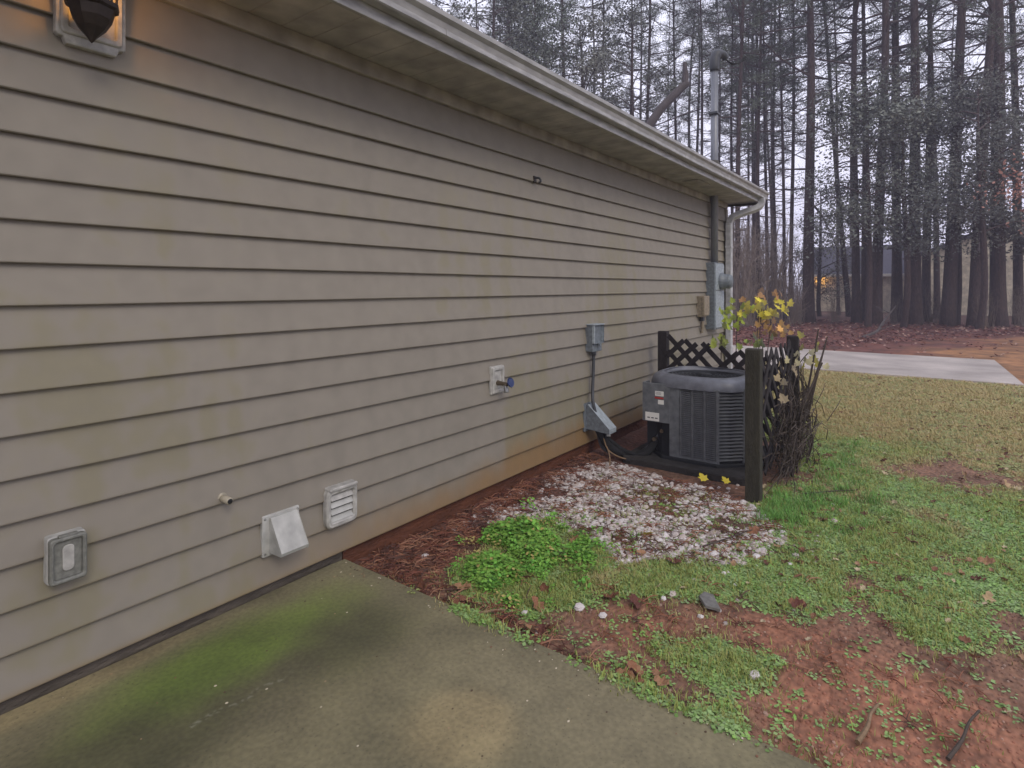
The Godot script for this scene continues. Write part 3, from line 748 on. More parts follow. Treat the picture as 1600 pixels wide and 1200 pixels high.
# ------------------------------------------------------------------ condenser
func octa(x0: float, x1: float, z0: float, z1: float, c: float, n := 3) -> PackedVector2Array:
	# outline in (x, -z), corners rounded off
	var p := PackedVector2Array()
	var w := x1 - x0; var h := z1 - z0
	for q in Mb.rrect(w, h, c, n): p.append(Vector2(q.x + (x0 + x1) / 2, q.y - (z0 + z1) / 2))
	return p

func build_condenser() -> void:
	var R := Transform3D(Basis(Vector3.RIGHT, Vector3.FORWARD, Vector3.UP), Vector3.ZERO)
	var pd := Mb.new()
	pd.prism(octa(4.0, 4.94, 0.27, 1.19, 0.04), -0.12, -0.02, 0.012, R)
	tag(part("equipment_pad", pd, M.pad, self), "dark square pad under the grey air conditioning unit", "equipment pad")
	var ac := thing("air_conditioner", "grey outdoor air conditioning condenser standing on a dark pad", "air conditioner", Vector3(4.12, -0.02, 0.40))
	# local: x 0..0.7, z 0..0.7, -x face looks back along the wall
	var W := 0.70; var C := 0.15
	var bp := Mb.new(); bp.prism(octa(-0.012, W + 0.012, -0.012, W + 0.012, C + 0.01, 1), 0.001, 0.026, 0.006, R); part("base_pan", bp, M.ac_dark, ac)
	var core := Mb.new(); core.ring(octa(0.035, W - 0.035, 0.035, W - 0.035, C, 4), octa(0.075, W - 0.075, 0.075, W - 0.075, C, 4), 0.028, 0.545, 0.0, R); part("coil", core, M.ac_dark, ac)
	# corner chamfers and wall panels as outline runs: service panel on the wall-side of the -x face
	var sp := Mb.new()
	sp.box(Vector3(0.004, 0.405, 0.10), Vector3(0.012, 0.29, 0.21), 0.004)
	sp.box(Vector3(0.055, 0.405, -0.0), Vector3(0.11, 0.29, 0.012), 0.004)
	var spn := part("service_panel", sp, M.ac, ac)
	var valve_back := Mb.new(); valve_back.box(Vector3(0.09, 0.155, 0.1), Vector3(0.01, 0.21, 0.21), 0.002); part("valve_recess", valve_back, M.ac_dark, ac)
	for i in 2:
		var va := Mb.new(); va.tube(V3([0.085, 0.12 + 0.07 * i, 0.07 + 0.06 * i, 0.03, 0.12 + 0.07 * i, 0.07 + 0.06 * i]), PackedFloat32Array([0.014]), 10); part("service_valve", va, M.brass, ac)
	# stickers
	var s1 := Mb.new(); s1.box(Vector3(-0.0035, 0.475, 0.128), Vector3(0.003, 0.036, 0.066), 0.0005); s1.box(Vector3(-0.0035, 0.413, 0.14), Vector3(0.003, 0.032, 0.044), 0.0005); part("label", s1, M.label, spn)
	var s2 := Mb.new(); s2.box(Vector3(-0.0035, 0.443, 0.126), Vector3(0.003, 0.012, 0.066), 0.0005); part("red_band", s2, M.label_red, spn)
	var s3 := Mb.new(); s3.box(Vector3(-0.0035, 0.298, 0.072), Vector3(0.003, 0.062, 0.108), 0.0005); part("label", s3, M.label, spn)
	var s4 := Mb.new()
	for i in 3: s4.box(Vector3(-0.0052, 0.290, 0.045 + 0.03 * i), Vector3(0.0012, 0.008, 0.02), 0.0002)
	part("print", s4, M.label_ink, spn)
	var s5 := Mb.new()
	for i in 4: s5.box(Vector3(-0.0052, 0.486 - 0.006 * i, 0.12 + 0.004 * (i % 2)), Vector3(0.0012, 0.0018, 0.04), 0.0002)
	part("print", s5, M.label_ink, spn)
	# smooth column between service panel and louvres
	var col := Mb.new(); col.box(Vector3(0.006, 0.284, 0.245), Vector3(0.014, 0.526, 0.08), 0.004); part("corner_post", col, M.ac, ac)
	# -x face louvres: three columns of narrow slots
	var yl := 0.034; var yh := 0.54
	var face := Node3D.new(); face.name = "louvre_panel"; ac.add_child(face)
	var zc := 0.285; var cw := 0.088
	for c in 4:
		var rib := Mb.new(); rib.box(Vector3(0.005, (yl + yh) / 2, zc + c * cw), Vector3(0.012, yh - yl, 0.014), 0.003); part("rib", rib, M.ac_slat, face)
	var sm := Mb.new(); sm.box(Vector3.ZERO, Vector3(0.016, 0.0085, cw - 0.014), 0.002, Basis(Vector3.BACK, 0.5)); var smesh := sm.done()
	for c in 3:
		for i in 36:
			part("slat", smesh, M.ac_slat, face, Vector3(0.008, yl + 0.007 + i * 0.0141, zc + (c + 0.5) * cw))
	var tr := Mb.new(); tr.box(Vector3(0.006, yh - 0.002, 0.42), Vector3(0.013, 0.012, 0.29), 0.002); tr.box(Vector3(0.006, yl - 0.004, 0.42), Vector3(0.013, 0.012, 0.29), 0.002); part("rail", tr, M.ac, face)
	# chamfered front corner with wide louvres
	var cor := Node3D.new(); cor.name = "corner_louvre_panel"; ac.add_child(cor)
	cor.position = Vector3(C / 2, 0, W - C / 2); cor.rotation.y = -PI / 4
	# local: z faces out of the corner
	var cl := C * sqrt(2.0)
	var cm := Mb.new(); cm.box(Vector3.ZERO, Vector3(cl - 0.03, 0.012, 0.02), 0.003, Basis(Vector3.RIGHT, 0.55)); var cmesh := cm.done()
	for i in 21:
		part("slat", cmesh, M.ac_slat, cor, Vector3(0, yl + 0.014 + i * 0.0242, -0.008))
	for s in [-1, 1]:
		var cr := Mb.new(); cr.box(Vector3(s * (cl / 2 - 0.008), (yl + yh) / 2, -0.006), Vector3(0.02, yh - yl + 0.02, 0.016), 0.005); part("rib", cr, M.ac_slat, cor)
	# the side looking away from the wall, and the two hidden sides
	var sf := Node3D.new(); sf.name = "louvre_panel"; ac.add_child(sf, true)
	for c in 5:
		var rib := Mb.new(); rib.box(Vector3(C + 0.01 + c * 0.107, (yl + yh) / 2, W - 0.005), Vector3(0.014, yh - yl + 0.02, 0.012), 0.003); part("rib", rib, M.ac_slat, sf)
	var fm := Mb.new(); fm.box(Vector3.ZERO, Vector3(0.094, 0.012, 0.02), 0.003, Basis(Vector3.RIGHT, 0.55)); var fmesh := fm.done()
	for c in 4:
		for i in 21: part("slat", fmesh, M.ac_slat, sf, Vector3(C + 0.063 + c * 0.107, yl + 0.014 + i * 0.0242, W - 0.01))
	var hid := Mb.new()
	hid.box(Vector3(W - 0.005, 0.3, W / 2), Vector3(0.012, 0.5, W - 0.2), 0.003)
	hid.box(Vector3(W / 2 + 0.03, 0.3, 0.003), Vector3(W - 0.26, 0.5, 0.012), 0.003)
	for q in [[W - C / 2, W - C / 2, PI / 4], [W - C / 2, C / 2, -PI / 4]]:
		hid.box(Vector3(q[0], 0.3, q[1]), Vector3(cl, 0.5, 0.012), 0.003, Basis(Vector3.UP, q[2]))
	part("side_panel", hid, M.ac, ac)
	# top cover: rounded rim falling to a round opening
	var tc := Mb.new(); tc.smooth(true)
	var prof := [[0.0, 0.530], [0.0, 0.552], [0.006, 0.578], [0.018, 0.598], [0.036, 0.61], [0.06, 0.616], [0.08, 0.617]]
	var n := 72
	var ri := 0.29
	var ctr := Vector2(W / 2, W / 2)
	var edge := func(a: float, ins: float) -> Vector2:
		var d := Vector2(cos(a), sin(a))
		var hw := W / 2 + 0.014 - ins
		var c2 := 0.13
		var t := hw / maxf(absf(d.x), absf(d.y))
		var t2 := (2.0 * hw - c2) / (absf(d.x) + absf(d.y))
		# blend the cut corner so that it reads rounded
		return ctr + d * (pow(pow(t, -10.0) + pow(t2, -10.0), -1.0 / 10.0))
	for k in n:
		var a := TAU * k / n; var b := TAU * (k + 1) / n
		var ra := []; var rb2 := []
		for q in prof:
			var u: Vector2 = edge.call(a, q[0]); var v: Vector2 = edge.call(b, q[0])
			ra.append(Vector3(u.x, q[1], u.y)); rb2.append(Vector3(v.x, q[1], v.y))
		for q in [[ri + 0.02, 0.612], [ri + 0.006, 0.606], [ri, 0.592], [ri - 0.004, 0.52]]:
			ra.append(Vector3(ctr.x + cos(a) * q[0], q[1], ctr.y + sin(a) * q[0])); rb2.append(Vector3(ctr.x + cos(b) * q[0], q[1], ctr.y + sin(b) * q[0]))
		for i in ra.size() - 1: tc.quad(ra[i], rb2[i], rb2[i + 1], ra[i + 1])
	part("top_cover", tc, M.ac_top, ac)
	var gr := Node3D.new(); gr.name = "fan_grille"; ac.add_child(gr)
	gr.position = Vector3(W / 2, 0.588, W / 2)
	for i in 9:
		var r := 0.05 + i * 0.0285
		var pts := PackedVector3Array()
		for k in 41: pts.append(Vector3(cos(TAU * k / 40) * r, 0.012 * (1.0 - r / 0.275), sin(TAU * k / 40) * r))
		var rg := Mb.new(); rg.tube(pts, PackedFloat32Array([0.0022]), 5); part("ring", rg, M.ac_dark, gr)
	for k in 12:
		var a := TAU * k / 12
		var sk := Mb.new(); sk.tube(PackedVector3Array([Vector3(cos(a) * 0.04, 0.008, sin(a) * 0.04), Vector3(cos(a) * 0.292, -0.004, sin(a) * 0.292)]), PackedFloat32Array([0.003]), 5); part("spoke", sk, M.ac_dark, gr)
	var hubp := Mb.new(); hubp.lathe([Vector2(0.0, 0.02), Vector2(0.045, 0.016), Vector2(0.05, 0.0), Vector2(0.05, -0.01)], 16); part("hub_plate", hubp, M.ac_dark, gr)
	var fan := Mb.new()
	fan.tube(V3([W / 2, 0.56, W / 2, W / 2, 0.40, W / 2]), PackedFloat32Array([0.06]), 16)
	part("fan_motor", fan, M.ac_dark, ac)
	for k in 4:
		var bl := Mb.new()
		bl.prism(V2([-0.05, 0.05, 0.05, 0.05, 0.11, 0.24, -0.07, 0.25]), 0.0, 0.004, 0.0, Transform3D(Basis(Vector3.UP, TAU * k / 4 + 0.3) * Basis(Vector3.FORWARD, 0.0) * Basis(Vector3.RIGHT, -PI / 2) * Basis(Vector3.UP, 0.35), Vector3(W / 2, 0.47, W / 2)))
		part("fan_blade", bl, M.ac_dark, ac)
	var bot := Mb.new(); bot.prism(octa(0.05, W - 0.05, 0.05, W - 0.05, C, 1), 0.05, 0.06, 0.0, R); part("floor_pan", bot, M.ac_dark, ac)

# ------------------------------------------------------------------ trellis, vine, dead stems
func slat_between(a: Vector3, b: Vector3, w: float, th: float, nrm: Vector3) -> Mb:
	var m := Mb.new()
	var y := (b - a).normalized()
	var x := y.cross(nrm).normalized()
	m.box((a + b) / 2, Vector3(w, (b - a).length(), th), 0.002, Basis(x, y, nrm))
	return m

func lattice(parent: Node3D, A: Vector3, B: Vector3, y0a: float, y1a: float, y0b: float, y1b: float, step: float, drop: Array) -> void:
	var pn := Node3D.new(); pn.name = "lattice_panel"; parent.add_child(pn, true)
	var L := Vector2(B.x - A.x, B.z - A.z).length()
	var u3 := Vector3(B.x - A.x, 0, B.z - A.z).normalized()
	var nrm := u3.cross(Vector3.UP).normalized()
	var poly := PackedVector2Array([Vector2(0, y0a), Vector2(L, y0b), Vector2(L, y1b), Vector2(0, y1a)])
	var idx := 0
	for s in [1.0, -1.0]:
		var c := -2.0
		while c < 3.0:
			var p := Vector2(c, -0.3)
			var q := p + Vector2(s * 2.2, 2.2)
			var hit := Geometry2D.intersect_polyline_with_polygon(PackedVector2Array([p, q]), poly)
			if hit.size() > 0 and (hit[0][0] - hit[0][1]).length() > 0.06:
				idx += 1
				if not idx in drop:
					var jit := rng.randf_range(-0.012, 0.012)
					var a3: Vector3 = Vector3(A.x, 0, A.z) + u3 * (hit[0][0].x + jit) + Vector3.UP * hit[0][0].y + nrm * 0.006 * s
					var b3: Vector3 = Vector3(A.x, 0, A.z) + u3 * hit[0][1].x + Vector3.UP * (hit[0][1].y + jit) + nrm * 0.006 * s
					part("slat", slat_between(a3, b3, 0.042, 0.009, nrm), M.lattice, pn)
			c += step

func build_trellis() -> void:
	var t := thing("trellis_fence", "weathered dark lattice trellis on square posts screening the condenser", "trellis")
	var posts := [[3.75, 1.285, 0.868, 0.086, M.post], [5.02, 1.27, 0.862, 0.082, M.post_dark], [5.1, 0.17, 0.845, 0.082, M.post_dark]]
	for p in posts:
		var m := Mb.new()
		m.box(Vector3.ZERO, Vector3(p[3], p[2] + 0.2, p[3]), 0.006, Basis(Vector3.UP, 0.04))
		part("post", m, p[4], t, Vector3(p[0], (p[2] - 0.2) / 2, p[1]))
	lattice(t, Vector3(5.06, 0, 0.22), Vector3(5.0, 0, 1.22), 0.1, 0.80, 0.05, 0.66, 0.135, [4, 11])
	lattice(t, Vector3(3.8, 0, 1.27), Vector3(4.97, 0, 1.27), 0.0, 0.80, 0.05, 0.82, 0.15, [2, 5, 6])
	# dead stems matted over the outer side
	rng.seed = 77
	var dv := thing("dead_vine", "tangle of dead brown vine stems leaning on the trellis posts", "dead vine")
	var m := Mb.new()
	for i in 64:
		var bx := rng.randf_range(4.35, 5.02); var bz := 1.29 + absf(rng.randfn(0.0, 0.05))
		var hh := rng.randf_range(0.2, 0.62) * (1.0 if i > 24 else 1.35)
		var pts := V3([bx, GROUND - 0.02, bz, bx + rng.randf_range(-0.1, 0.1), hh * 0.35, bz + rng.randf_range(-0.04, 0.06), bx + rng.randf_range(-0.2, 0.2), hh * 0.7, bz + rng.randf_range(-0.05, 0.09), bx + rng.randf_range(-0.26, 0.16), hh, bz + rng.randf_range(-0.05, 0.08)])
		m.tube(curve(pts, 3), PackedFloat32Array([rng.randf_range(0.004, 0.009), 0.006, 0.006, 0.005, 0.005, 0.004, 0.004, 0.003, 0.003, 0.002]), 4)
	for i in 330:
		var p := Vector3(rng.randf_range(4.1, 5.05), 0.46 * pow(rng.randf(), 1.5), 1.31 + absf(rng.randfn(0.0, 0.07)))
		var q := p + Vector3(rng.randfn(0.0, 0.16), rng.randfn(0.0, 0.12), rng.randfn(0.0, 0.05))
		m.tube(PackedVector3Array([p, (p + q) / 2 + Vector3(0, 0.03, 0.02), q]), PackedFloat32Array([0.0035, 0.003, 0.002]), 3)
	tag(part("stems", m, M.stem, dv), "", "", "", "stuff")
	for e in [[4.95, 1.40, 0.92, 0.10], [5.0, 1.43, 0.86, 0.14], [4.9, 1.42, 0.8, 0.16], [4.6, 1.42, 0.7, 0.2]]:
		var tw := Mb.new()
		tw.tube(curve(V3([e[0], 0.2, e[1] - 0.06, e[0] + 0.02, e[2] * 0.6, e[1], e[0] + e[3] * 0.6, e[2], e[1] + e[3] * 0.5]), 4), PackedFloat32Array([0.012, 0.011, 0.01, 0.009, 0.008, 0.008, 0.007, 0.006, 0.005]), 5)
		part("stem", tw, M.stem, dv)
	# yellowing vine
	var v := thing("yellow_vine", "vine with yellow green and orange autumn leaves arching over the trellis", "vine")
	var heads := [[Vector3(5.30, 1.06, 0.97), 26, 0.12, 0.09, Vector3(0.80, 0.74, 0.22)], [Vector3(5.33, 1.16, 0.95), 6, 0.10, 0.04, Vector3(0.72, 0.52, 0.32)], [Vector3(5.36, 0.90, 1.03), 18, 0.10, 0.07, Vector3(0.74, 0.56, 0.32)], [Vector3(5.17, 0.98, 0.80), 18, 0.10, 0.14, Vector3(0.56, 0.62, 0.12)], [Vector3(5.12, 0.79, 0.68), 8, 0.08, 0.06, Vector3(0.50, 0.54, 0.16)], [Vector3(5.06, 0.78, 1.03), 8, 0.10, 0.05, Vector3(0.46, 0.52, 0.18)], [Vector3(5.08, 0.70, 1.37), 7, 0.05, 0.12, Vector3(0.62, 0.58, 0.18)], [Vector3(4.4, 0.62, 1.36), 4, 0.2, 0.14, Vector3(0.70, 0.62, 0.52)], [Vector3(4.7, 0.72, 1.36), 6, 0.16, 0.1, Vector3(0.70, 0.66, 0.56)]]
	var leafm := lobed_leaf(0.5)
	var mats := {}
	for h in heads:
		var st := Mb.new()
		var c: Vector3 = h[0]
		var root := Vector3(5.06, 0.25, clampf(c.z, 0.5, 1.2))
		st.tube(curve(PackedVector3Array([root, root.lerp(c, 0.5) + Vector3(0.03, 0.12, 0), c + Vector3(0, 0.03, 0)]), 5), PackedFloat32Array([0.006, 0.005, 0.004]), 5)
		part("stem", st, M.stem, v)
		for i in int(h[1] * 1.6):
			var o := MeshInstance3D.new()
			o.name = "leaf"; o.mesh = leafm
			var k := snappedf(rng.randf_range(0.8, 1.15), 0.12)
			var col: Vector3 = h[4]
			var key := "%s %s" % [col, k]
			if not mats.has(key):
				var lm := StandardMaterial3D.new()
				lm.albedo_color = Color(col.x * k, col.y * k, col.z * k * 0.9); lm.roughness = 0.6; lm.backlight_enabled = true; lm.backlight = Color(0.5, 0.5, 0.5)
				mats[key] = lm
			o.material_override = mats[key]
			o.position = c + Vector3(rng.randfn(0, h[2] * 0.55), rng.randfn(0, h[3] * 0.5), rng.randfn(0, h[2] * 0.7))
			o.basis = Basis.from_euler(Vector3(rng.randf_range(-0.9, 0.6), rng.randf_range(-2.6, 0.2), rng.randf_range(-0.6, 0.6))).scaled(Vector3.ONE * rng.randf_range(0.044, 0.074))
			v.add_child(o, true)

# a lobed, slightly folded leaf about one unit long in the x-z plane... tilted upright by its own basis
func lobed_leaf(fold: float) -> ArrayMesh:
	var m := Mb.new()
	var o := V2([0, -0.5, 0.18, -0.42, 0.42, -0.46, 0.34, -0.2, 0.52, 0.08, 0.24, 0.06, 0.22, 0.3, 0, 0.55, -0.22, 0.3, -0.24, 0.06, -0.52, 0.08, -0.34, -0.2, -0.42, -0.46, -0.18, -0.42])
	for i in o.size():
		var a := o[i]; var b := o[(i + 1) % o.size()]
		var P := func(p: Vector2) -> Vector3: return Vector3(p.x, p.y, fold * 0.35 * absf(p.x) - 0.3 * fold * p.y * p.y)
		m.tri(Vector3(0, -0.05, 0), P.call(b), P.call(a))
	return m.done()

# ------------------------------------------------------------------ things on the ground
func pebble(nseed: int, flat: float) -> ArrayMesh:
	var r := RandomNumberGenerator.new(); r.seed = nseed
	var m := Mb.new()
	var rows := 4; var cols := 6
	var pt := []
	for i in rows + 1:
		var row := []
		for k in cols:
			var th := PI * i / rows; var ph := TAU * k / cols + 0.4 * i
			var q := Vector3(sin(th) * cos(ph), cos(th) * flat, sin(th) * sin(ph)) * r.randf_range(0.8, 1.14)
			if i == 0: q = Vector3(0, flat, 0)
			if i == rows: q = Vector3(0, -flat, 0)
			row.append(q)
		pt.append(row)
	for i in rows:
		for k in cols:
			var k2 := (k + 1) % cols
			if i > 0: m.tri(pt[i][k], pt[i][k2], pt[i + 1][k2])
			if i < rows - 1: m.tri(pt[i][k], pt[i + 1][k2], pt[i + 1][k])
			elif i == rows - 1: pass
	return m.done()

func curled_leaf(nseed: int) -> ArrayMesh:
	var r := RandomNumberGenerator.new(); r.seed = nseed
	var m := Mb.new()
	var n := 6
	var curl := r.randf_range(0.2, 0.9)
	var P := func(t: float, s: float) -> Vector3:
		var w := 0.34 * pow(sin(PI * clampf(t * 0.92 + 0.05, 0, 1)), 0.8) * (1.0 + 0.35 * sin(t * 16.0))
		return Vector3(s * w, curl * 0.5 * absf(s) * w + curl * 0.5 * (t - 0.5) * (t - 0.5) + 0.05 * sin(t * 9.0 + s), t - 0.5)
	for i in n:
		var a := float(i) / n; var b := float(i + 1) / n
		for s in [-1.0, 0.0]:
			m.quad(P.call(a, s), P.call(b, s), P.call(b, s + 1.0), P.call(a, s + 1.0))
	m.tube(PackedVector3Array([Vector3(0, 0.02, -0.5), Vector3(0.05, 0.03, -0.75)]), PackedFloat32Array([0.015]), 3)
	return m.done()

func grass_tuft(nseed: int, blades: int, spread: float, hgt: float, w: float) -> ArrayMesh:
	var r := RandomNumberGenerator.new(); r.seed = nseed
	var m := Mb.new()
	for i in blades:
		var a := r.randf() * TAU
		var base := Vector3(r.randfn(0, spread), 0, r.randfn(0, spread))
		var out := Vector3(cos(a), 0, sin(a))
		var side := Vector3(-sin(a), 0, cos(a)) * w * r.randf_range(0.7, 1.2)
		var h := hgt * r.randf_range(0.5, 1.1); var lean := r.randf_range(0.3, 1.1) * h
		var p1 := base + Vector3.UP * h * 0.6 + out * lean * 0.35
		var p2 := base + Vector3.UP * h + out * lean
		m.quad(base - side, p1 - side * 0.8, p1 + side * 0.8, base + side)
		m.tri(p1 - side * 0.8, p2, p1 + side * 0.8)
	return m.done()

func weed_sprig(nseed: int, leaves: int, spread: float, hgt: float, size: float) -> ArrayMesh:
	var r := RandomNumberGenerator.new(); r.seed = nseed
	var m := Mb.new()
	for i in leaves:
		var a := r.randf() * TAU
		var d := spread * sqrt(r.randf())
		var c := Vector3(cos(a) * d, hgt * r.randf_range(0.25, 1.0) * (1.0 - 0.4 * d / spread), sin(a) * d)
		var t := Vector3(cos(a), r.randf_range(-0.35, 0.25), sin(a)).normalized() * size * r.randf_range(0.7, 1.3)
		var s := Vector3(-sin(a), r.randf_range(-0.3, 0.3), cos(a)).normalized() * t.length() * 0.42
		m.quad(c - t * 0.5, c - s + t * 0.05, c + t * 0.55, c + s + t * 0.05)
	return m.done()

func build_yard() -> void:
	rng.seed = 4242
	# ---- white gravel: the stones that show largest one by one, the rest joined
	var bed := thing("gravel_bed", "bed of white landscaping stones between the siding wall and condenser", "gravel")
	var kinds: Array[ArrayMesh] = []
	for i in 5: kinds.append(pebble(50 + i, [0.42, 0.55, 0.35, 0.5, 0.4][i]))
	var tones := [lin(224, 215, 211), lin(204, 192, 186), lin(232, 225, 221), lin(168, 152, 144), lin(212, 196, 186)]
	var smat: Array[StandardMaterial3D] = []
	for c in tones:
		smat.append(mat(c.linear_to_srgb(), 0.8, M.stone.albedo_texture, Vector3.ONE * 9))
	var all := []
	var tries := 0
	while all.size() < 6400 and tries < 90000:
		tries += 1
		var x := rng.randf_range(2.1, 4.0); var z := rng.randf_range(0.0, 1.75)
		var inside := Geometry2D.is_point_in_polygon(Vector2(x, z), GRAVEL)
		var n := noise_a.get_noise_2d(x * 110.0 + 300, z * 110.0) + 0.5 * noise_b.get_noise_2d(x * 300.0, z * 300.0)
		var ok := inside and rng.randf() < 0.75 + 1.6 * (n + 0.22) and n > -0.25 + (0.08 if x < 2.9 and z > 0.25 else 0.0) - 0.2 * blob(x, z, 3.2, 0.9, 0.4, 0.5)
		if not ok and rng.randf() > (0.10 if inside else 0.035 * bump01(blob(x, z, 3.2, 1.2, 0.8, 0.7), 0.1, 0.8)): continue
		if not inside and (z > 1.85 or z < 0.05): continue
		var r := rng.randf_range(0.006, 0.0165) * (1.4 if rng.randf() < 0.12 else 1.0)
		all.append([Vector2(x, z).distance_to(Vector2(0, 2.2)) / r, x, z, r])
	all.sort_custom(func(a: Array, b: Array) -> bool: return a[0] < b[0])
	var rest := [[], [], []]; var restc := [[], [], []]
	for i in all.size():
		var e: Array = all[i]
		var T := Transform3D(Basis.from_euler(Vector3(rng.randfn(0, 0.25), rng.randf() * TAU, rng.randfn(0, 0.25))).scaled(Vector3(e[3] * rng.randf_range(0.9, 1.5), e[3], e[3])), Vector3(e[1], ground_y(e[1], e[2]) + e[3] * rng.randf_range(-0.05, 0.3), e[2]))
		if i < 300:
			var o := part("stone", kinds[i % 5], smat[rng.randi() % 5], bed)
			o.transform = T
		else:
			rest[i % 3].append(T); restc[i % 3].append(tones[rng.randi() % 5])
	for k in 3: copies("loose_stones", kinds[k], M.stone, rest[k], restc[k], bed)
	# ---- single stones lying apart on the soil
	var apart := [[2.07, 1.017, 0.026, "white stone lying on bare soil, left one of the close pair"], [2.078, 1.12, 0.02, "smaller white stone on bare soil, right one of the close pair"], [2.046, 1.701, 0.024, "white stone in weeds on red clay, farthest from the patio wall"], [1.90, 0.86, 0.016, "small white stone among dry leaves at the slab edge"], [2.0, 0.2, 0.022, "white stone on mulch beside the foundation and patio corner"], [1.80, 1.0, 0.02, "greyish white stone touching the patio edge below the weeds"]]
	for e in apart:
		var o := part("stone", kinds[int(e[0] * 100) % 5], smat[0], self)
		tag(o, e[3], "stone")
		o.transform = Transform3D(Basis.from_euler(Vector3(0.1, e[0] * 9.0, 0.1)).scaled(Vector3(e[2] * 1.15, e[2] * 0.8, e[2] * 0.85)), Vector3(e[0], ground_y(e[0], e[1]) + 0.008, e[1]))
	var sl := Mb.new(); sl.prism(V2([-0.06, -0.03, 0.05, -0.035, 0.065, 0.0, 0.02, 0.035, -0.05, 0.03]), 0.0, 0.012, 0.003, Transform3D(Basis.from_euler(Vector3(-PI / 2 + 0.15, 0.5, 0.1)), Vector3.ZERO))
	tag(part("slate_chip", sl, M.slate, self, Vector3(2.42, ground_y(2.42, 1.43) + 0.012, 1.43)), "flat grey stone chip lying in the weeds", "stone")
	# ---- sticks
	for e in [[1.915, 2.013, 2.126, 2.048, 0.008, "pale broken stick lying on the red clay", M.stick], [4.02, 1.5, 4.3, 1.78, 0.006, "thin dark twig in the grass near the trellis post", M.stem], [2.0, 2.22, 2.28, 2.3, 0.006, "dark crooked twig on the red clay", M.stem], [1.75, 0.72, 1.86, 0.80, 0.007, "short pale stick lying against the patio edge", M.stick], [2.9, 1.25, 3.35, 1.45, 0.005, "thin dark twig lying across the white gravel", M.stem]]:
		var m := Mb.new()
		var a := Vector3(e[0], ground_y(e[0], e[1]) + 0.012, e[1]); var b := Vector3(e[2], ground_y(e[2], e[3]) + 0.014, e[3])
		m.tube(curve(PackedVector3Array([a, a.lerp(b, 0.35) + Vector3(0, 0.004, 0.005), a.lerp(b, 0.7) + Vector3(0, 0.003, -0.004), b]), 3), PackedFloat32Array([e[4], e[4] * 0.9, e[4] * 0.9, e[4] * 0.8, e[4] * 0.7, e[4] * 0.7, e[4] * 0.6]), 6)
		tag(part("stick", m, e[6], self), e[5], "stick")
	# ---- fallen leaves, one by one
	var lk: Array[ArrayMesh] = []
	for i in 5: lk.append(curled_leaf(20 + i))
	var lt := [mat(rgb(110, 68, 48), 0.85), mat(rgb(134, 92, 66), 0.85), mat(rgb(92, 52, 42), 0.85), mat(rgb(150, 112, 82), 0.85), mat(rgb(176, 150, 116), 0.85)]
	for m in lt:
		m.backlight_enabled = true; m.backlight = Color(0.2, 0.2, 0.2)
	for i in 46:
		var x := 0.0; var z := 0.0
		if i < 20:
			x = 1.71 + absf(rng.randfn(0, 0.12)); z = rng.randf_range(0.3, 1.5)
		elif i < 30:
			x = rng.randf_range(2.0, 2.7); z = rng.randf_range(0.4, 1.2)
		else:
			x = rng.randf_range(2.1, 5.8); z = rng.randf_range(1.4, 2.9)
		var o := part("fallen_leaf", lk[i % 5], lt[rng.randi() % (4 if i < 30 else 5)], self)
		var at: String = ["at the patio edge", "among the weeds by the gravel", "scattered on the lawn"][0 if i < 20 else 1 if i < 30 else 2]
		tag(o, "dry brown curled leaf fallen " + at, "leaf", "dry leaves " + at)
		var s := rng.randf_range(0.05, 0.085) if i < 30 else rng.randf_range(0.045, 0.075)
		o.transform = Transform3D(Basis.from_euler(Vector3(rng.randfn(0, 0.3), rng.randf() * TAU, rng.randfn(0, 0.4))).scaled(Vector3.ONE * s), Vector3(x, ground_y(x, z) + 0.014, z))
	var yl := lobed_leaf(0.4)
	var ym := mat(rgb(222, 200, 60), 0.6)
	for e in [[2.868, 0.982, GROUND + 0.02, 0.075, "bright yellow leaf lying on the white gravel"], [3.90, 0.92, GROUND + 0.03, 0.07, "yellow leaf at the foot of the pad, farther from the post"], [3.93, 1.06, GROUND + 0.03, 0.06, "yellow leaf at the foot of the pad, nearer the post"]]:
		var o := part("fallen_leaf", yl, ym, self)
		tag(o, e[4], "leaf")
		o.transform = Transform3D(Basis.from_euler(Vector3(-1.0, e[0] * 3.0, 0.2)).scaled(Vector3.ONE * e[3]), Vector3(e[0], e[2] + 0.01, e[1]))
	# ---- mulch of straw and chips by the slab and wall
	var strand := Mb.new()
	for i in 7:
		var a := rng.randf() * TAU
		var p := Vector3(rng.randfn(0, 0.02), rng.randf_range(0.0, 0.012), rng.randfn(0, 0.02))
		var d := Vector3(cos(a), rng.randf_range(-0.1, 0.15), sin(a)) * rng.randf_range(0.03, 0.07)
		strand.tube(PackedVector3Array([p, p + d * 0.5 + Vector3(0, 0.006, 0), p + d]), PackedFloat32Array([0.0022, 0.002, 0.0012]), 3)
	var strandm := strand.done()
	var mx := []; var mc := []
	for i in 5200:
		var x := rng.randf_range(1.69, 3.95); var z := rng.randf_range(0.0, 2.3)
		var w := bump01(0.55 - z - (x - 1.7) * 0.25, 0.0, 0.25) if x < 2.6 else bump01(0.22 - z, 0.0, 0.15)
		if x < 1.85: w = maxf(w, 0.5 * bump01(1.3 - z, 0.0, 0.4))
		if Geometry2D.is_point_in_polygon(Vector2(x, z), GRAVEL): w = maxf(w, 0.14)
		if rng.randf() > maxf(w, 0.025): continue
		mx.append(Transform3D(Basis.from_euler(Vector3(0, rng.randf() * TAU, 0)).scaled(Vector3.ONE * rng.randf_range(0.7, 1.3)), Vector3(x, ground_y(x, z) + 0.002, z)))
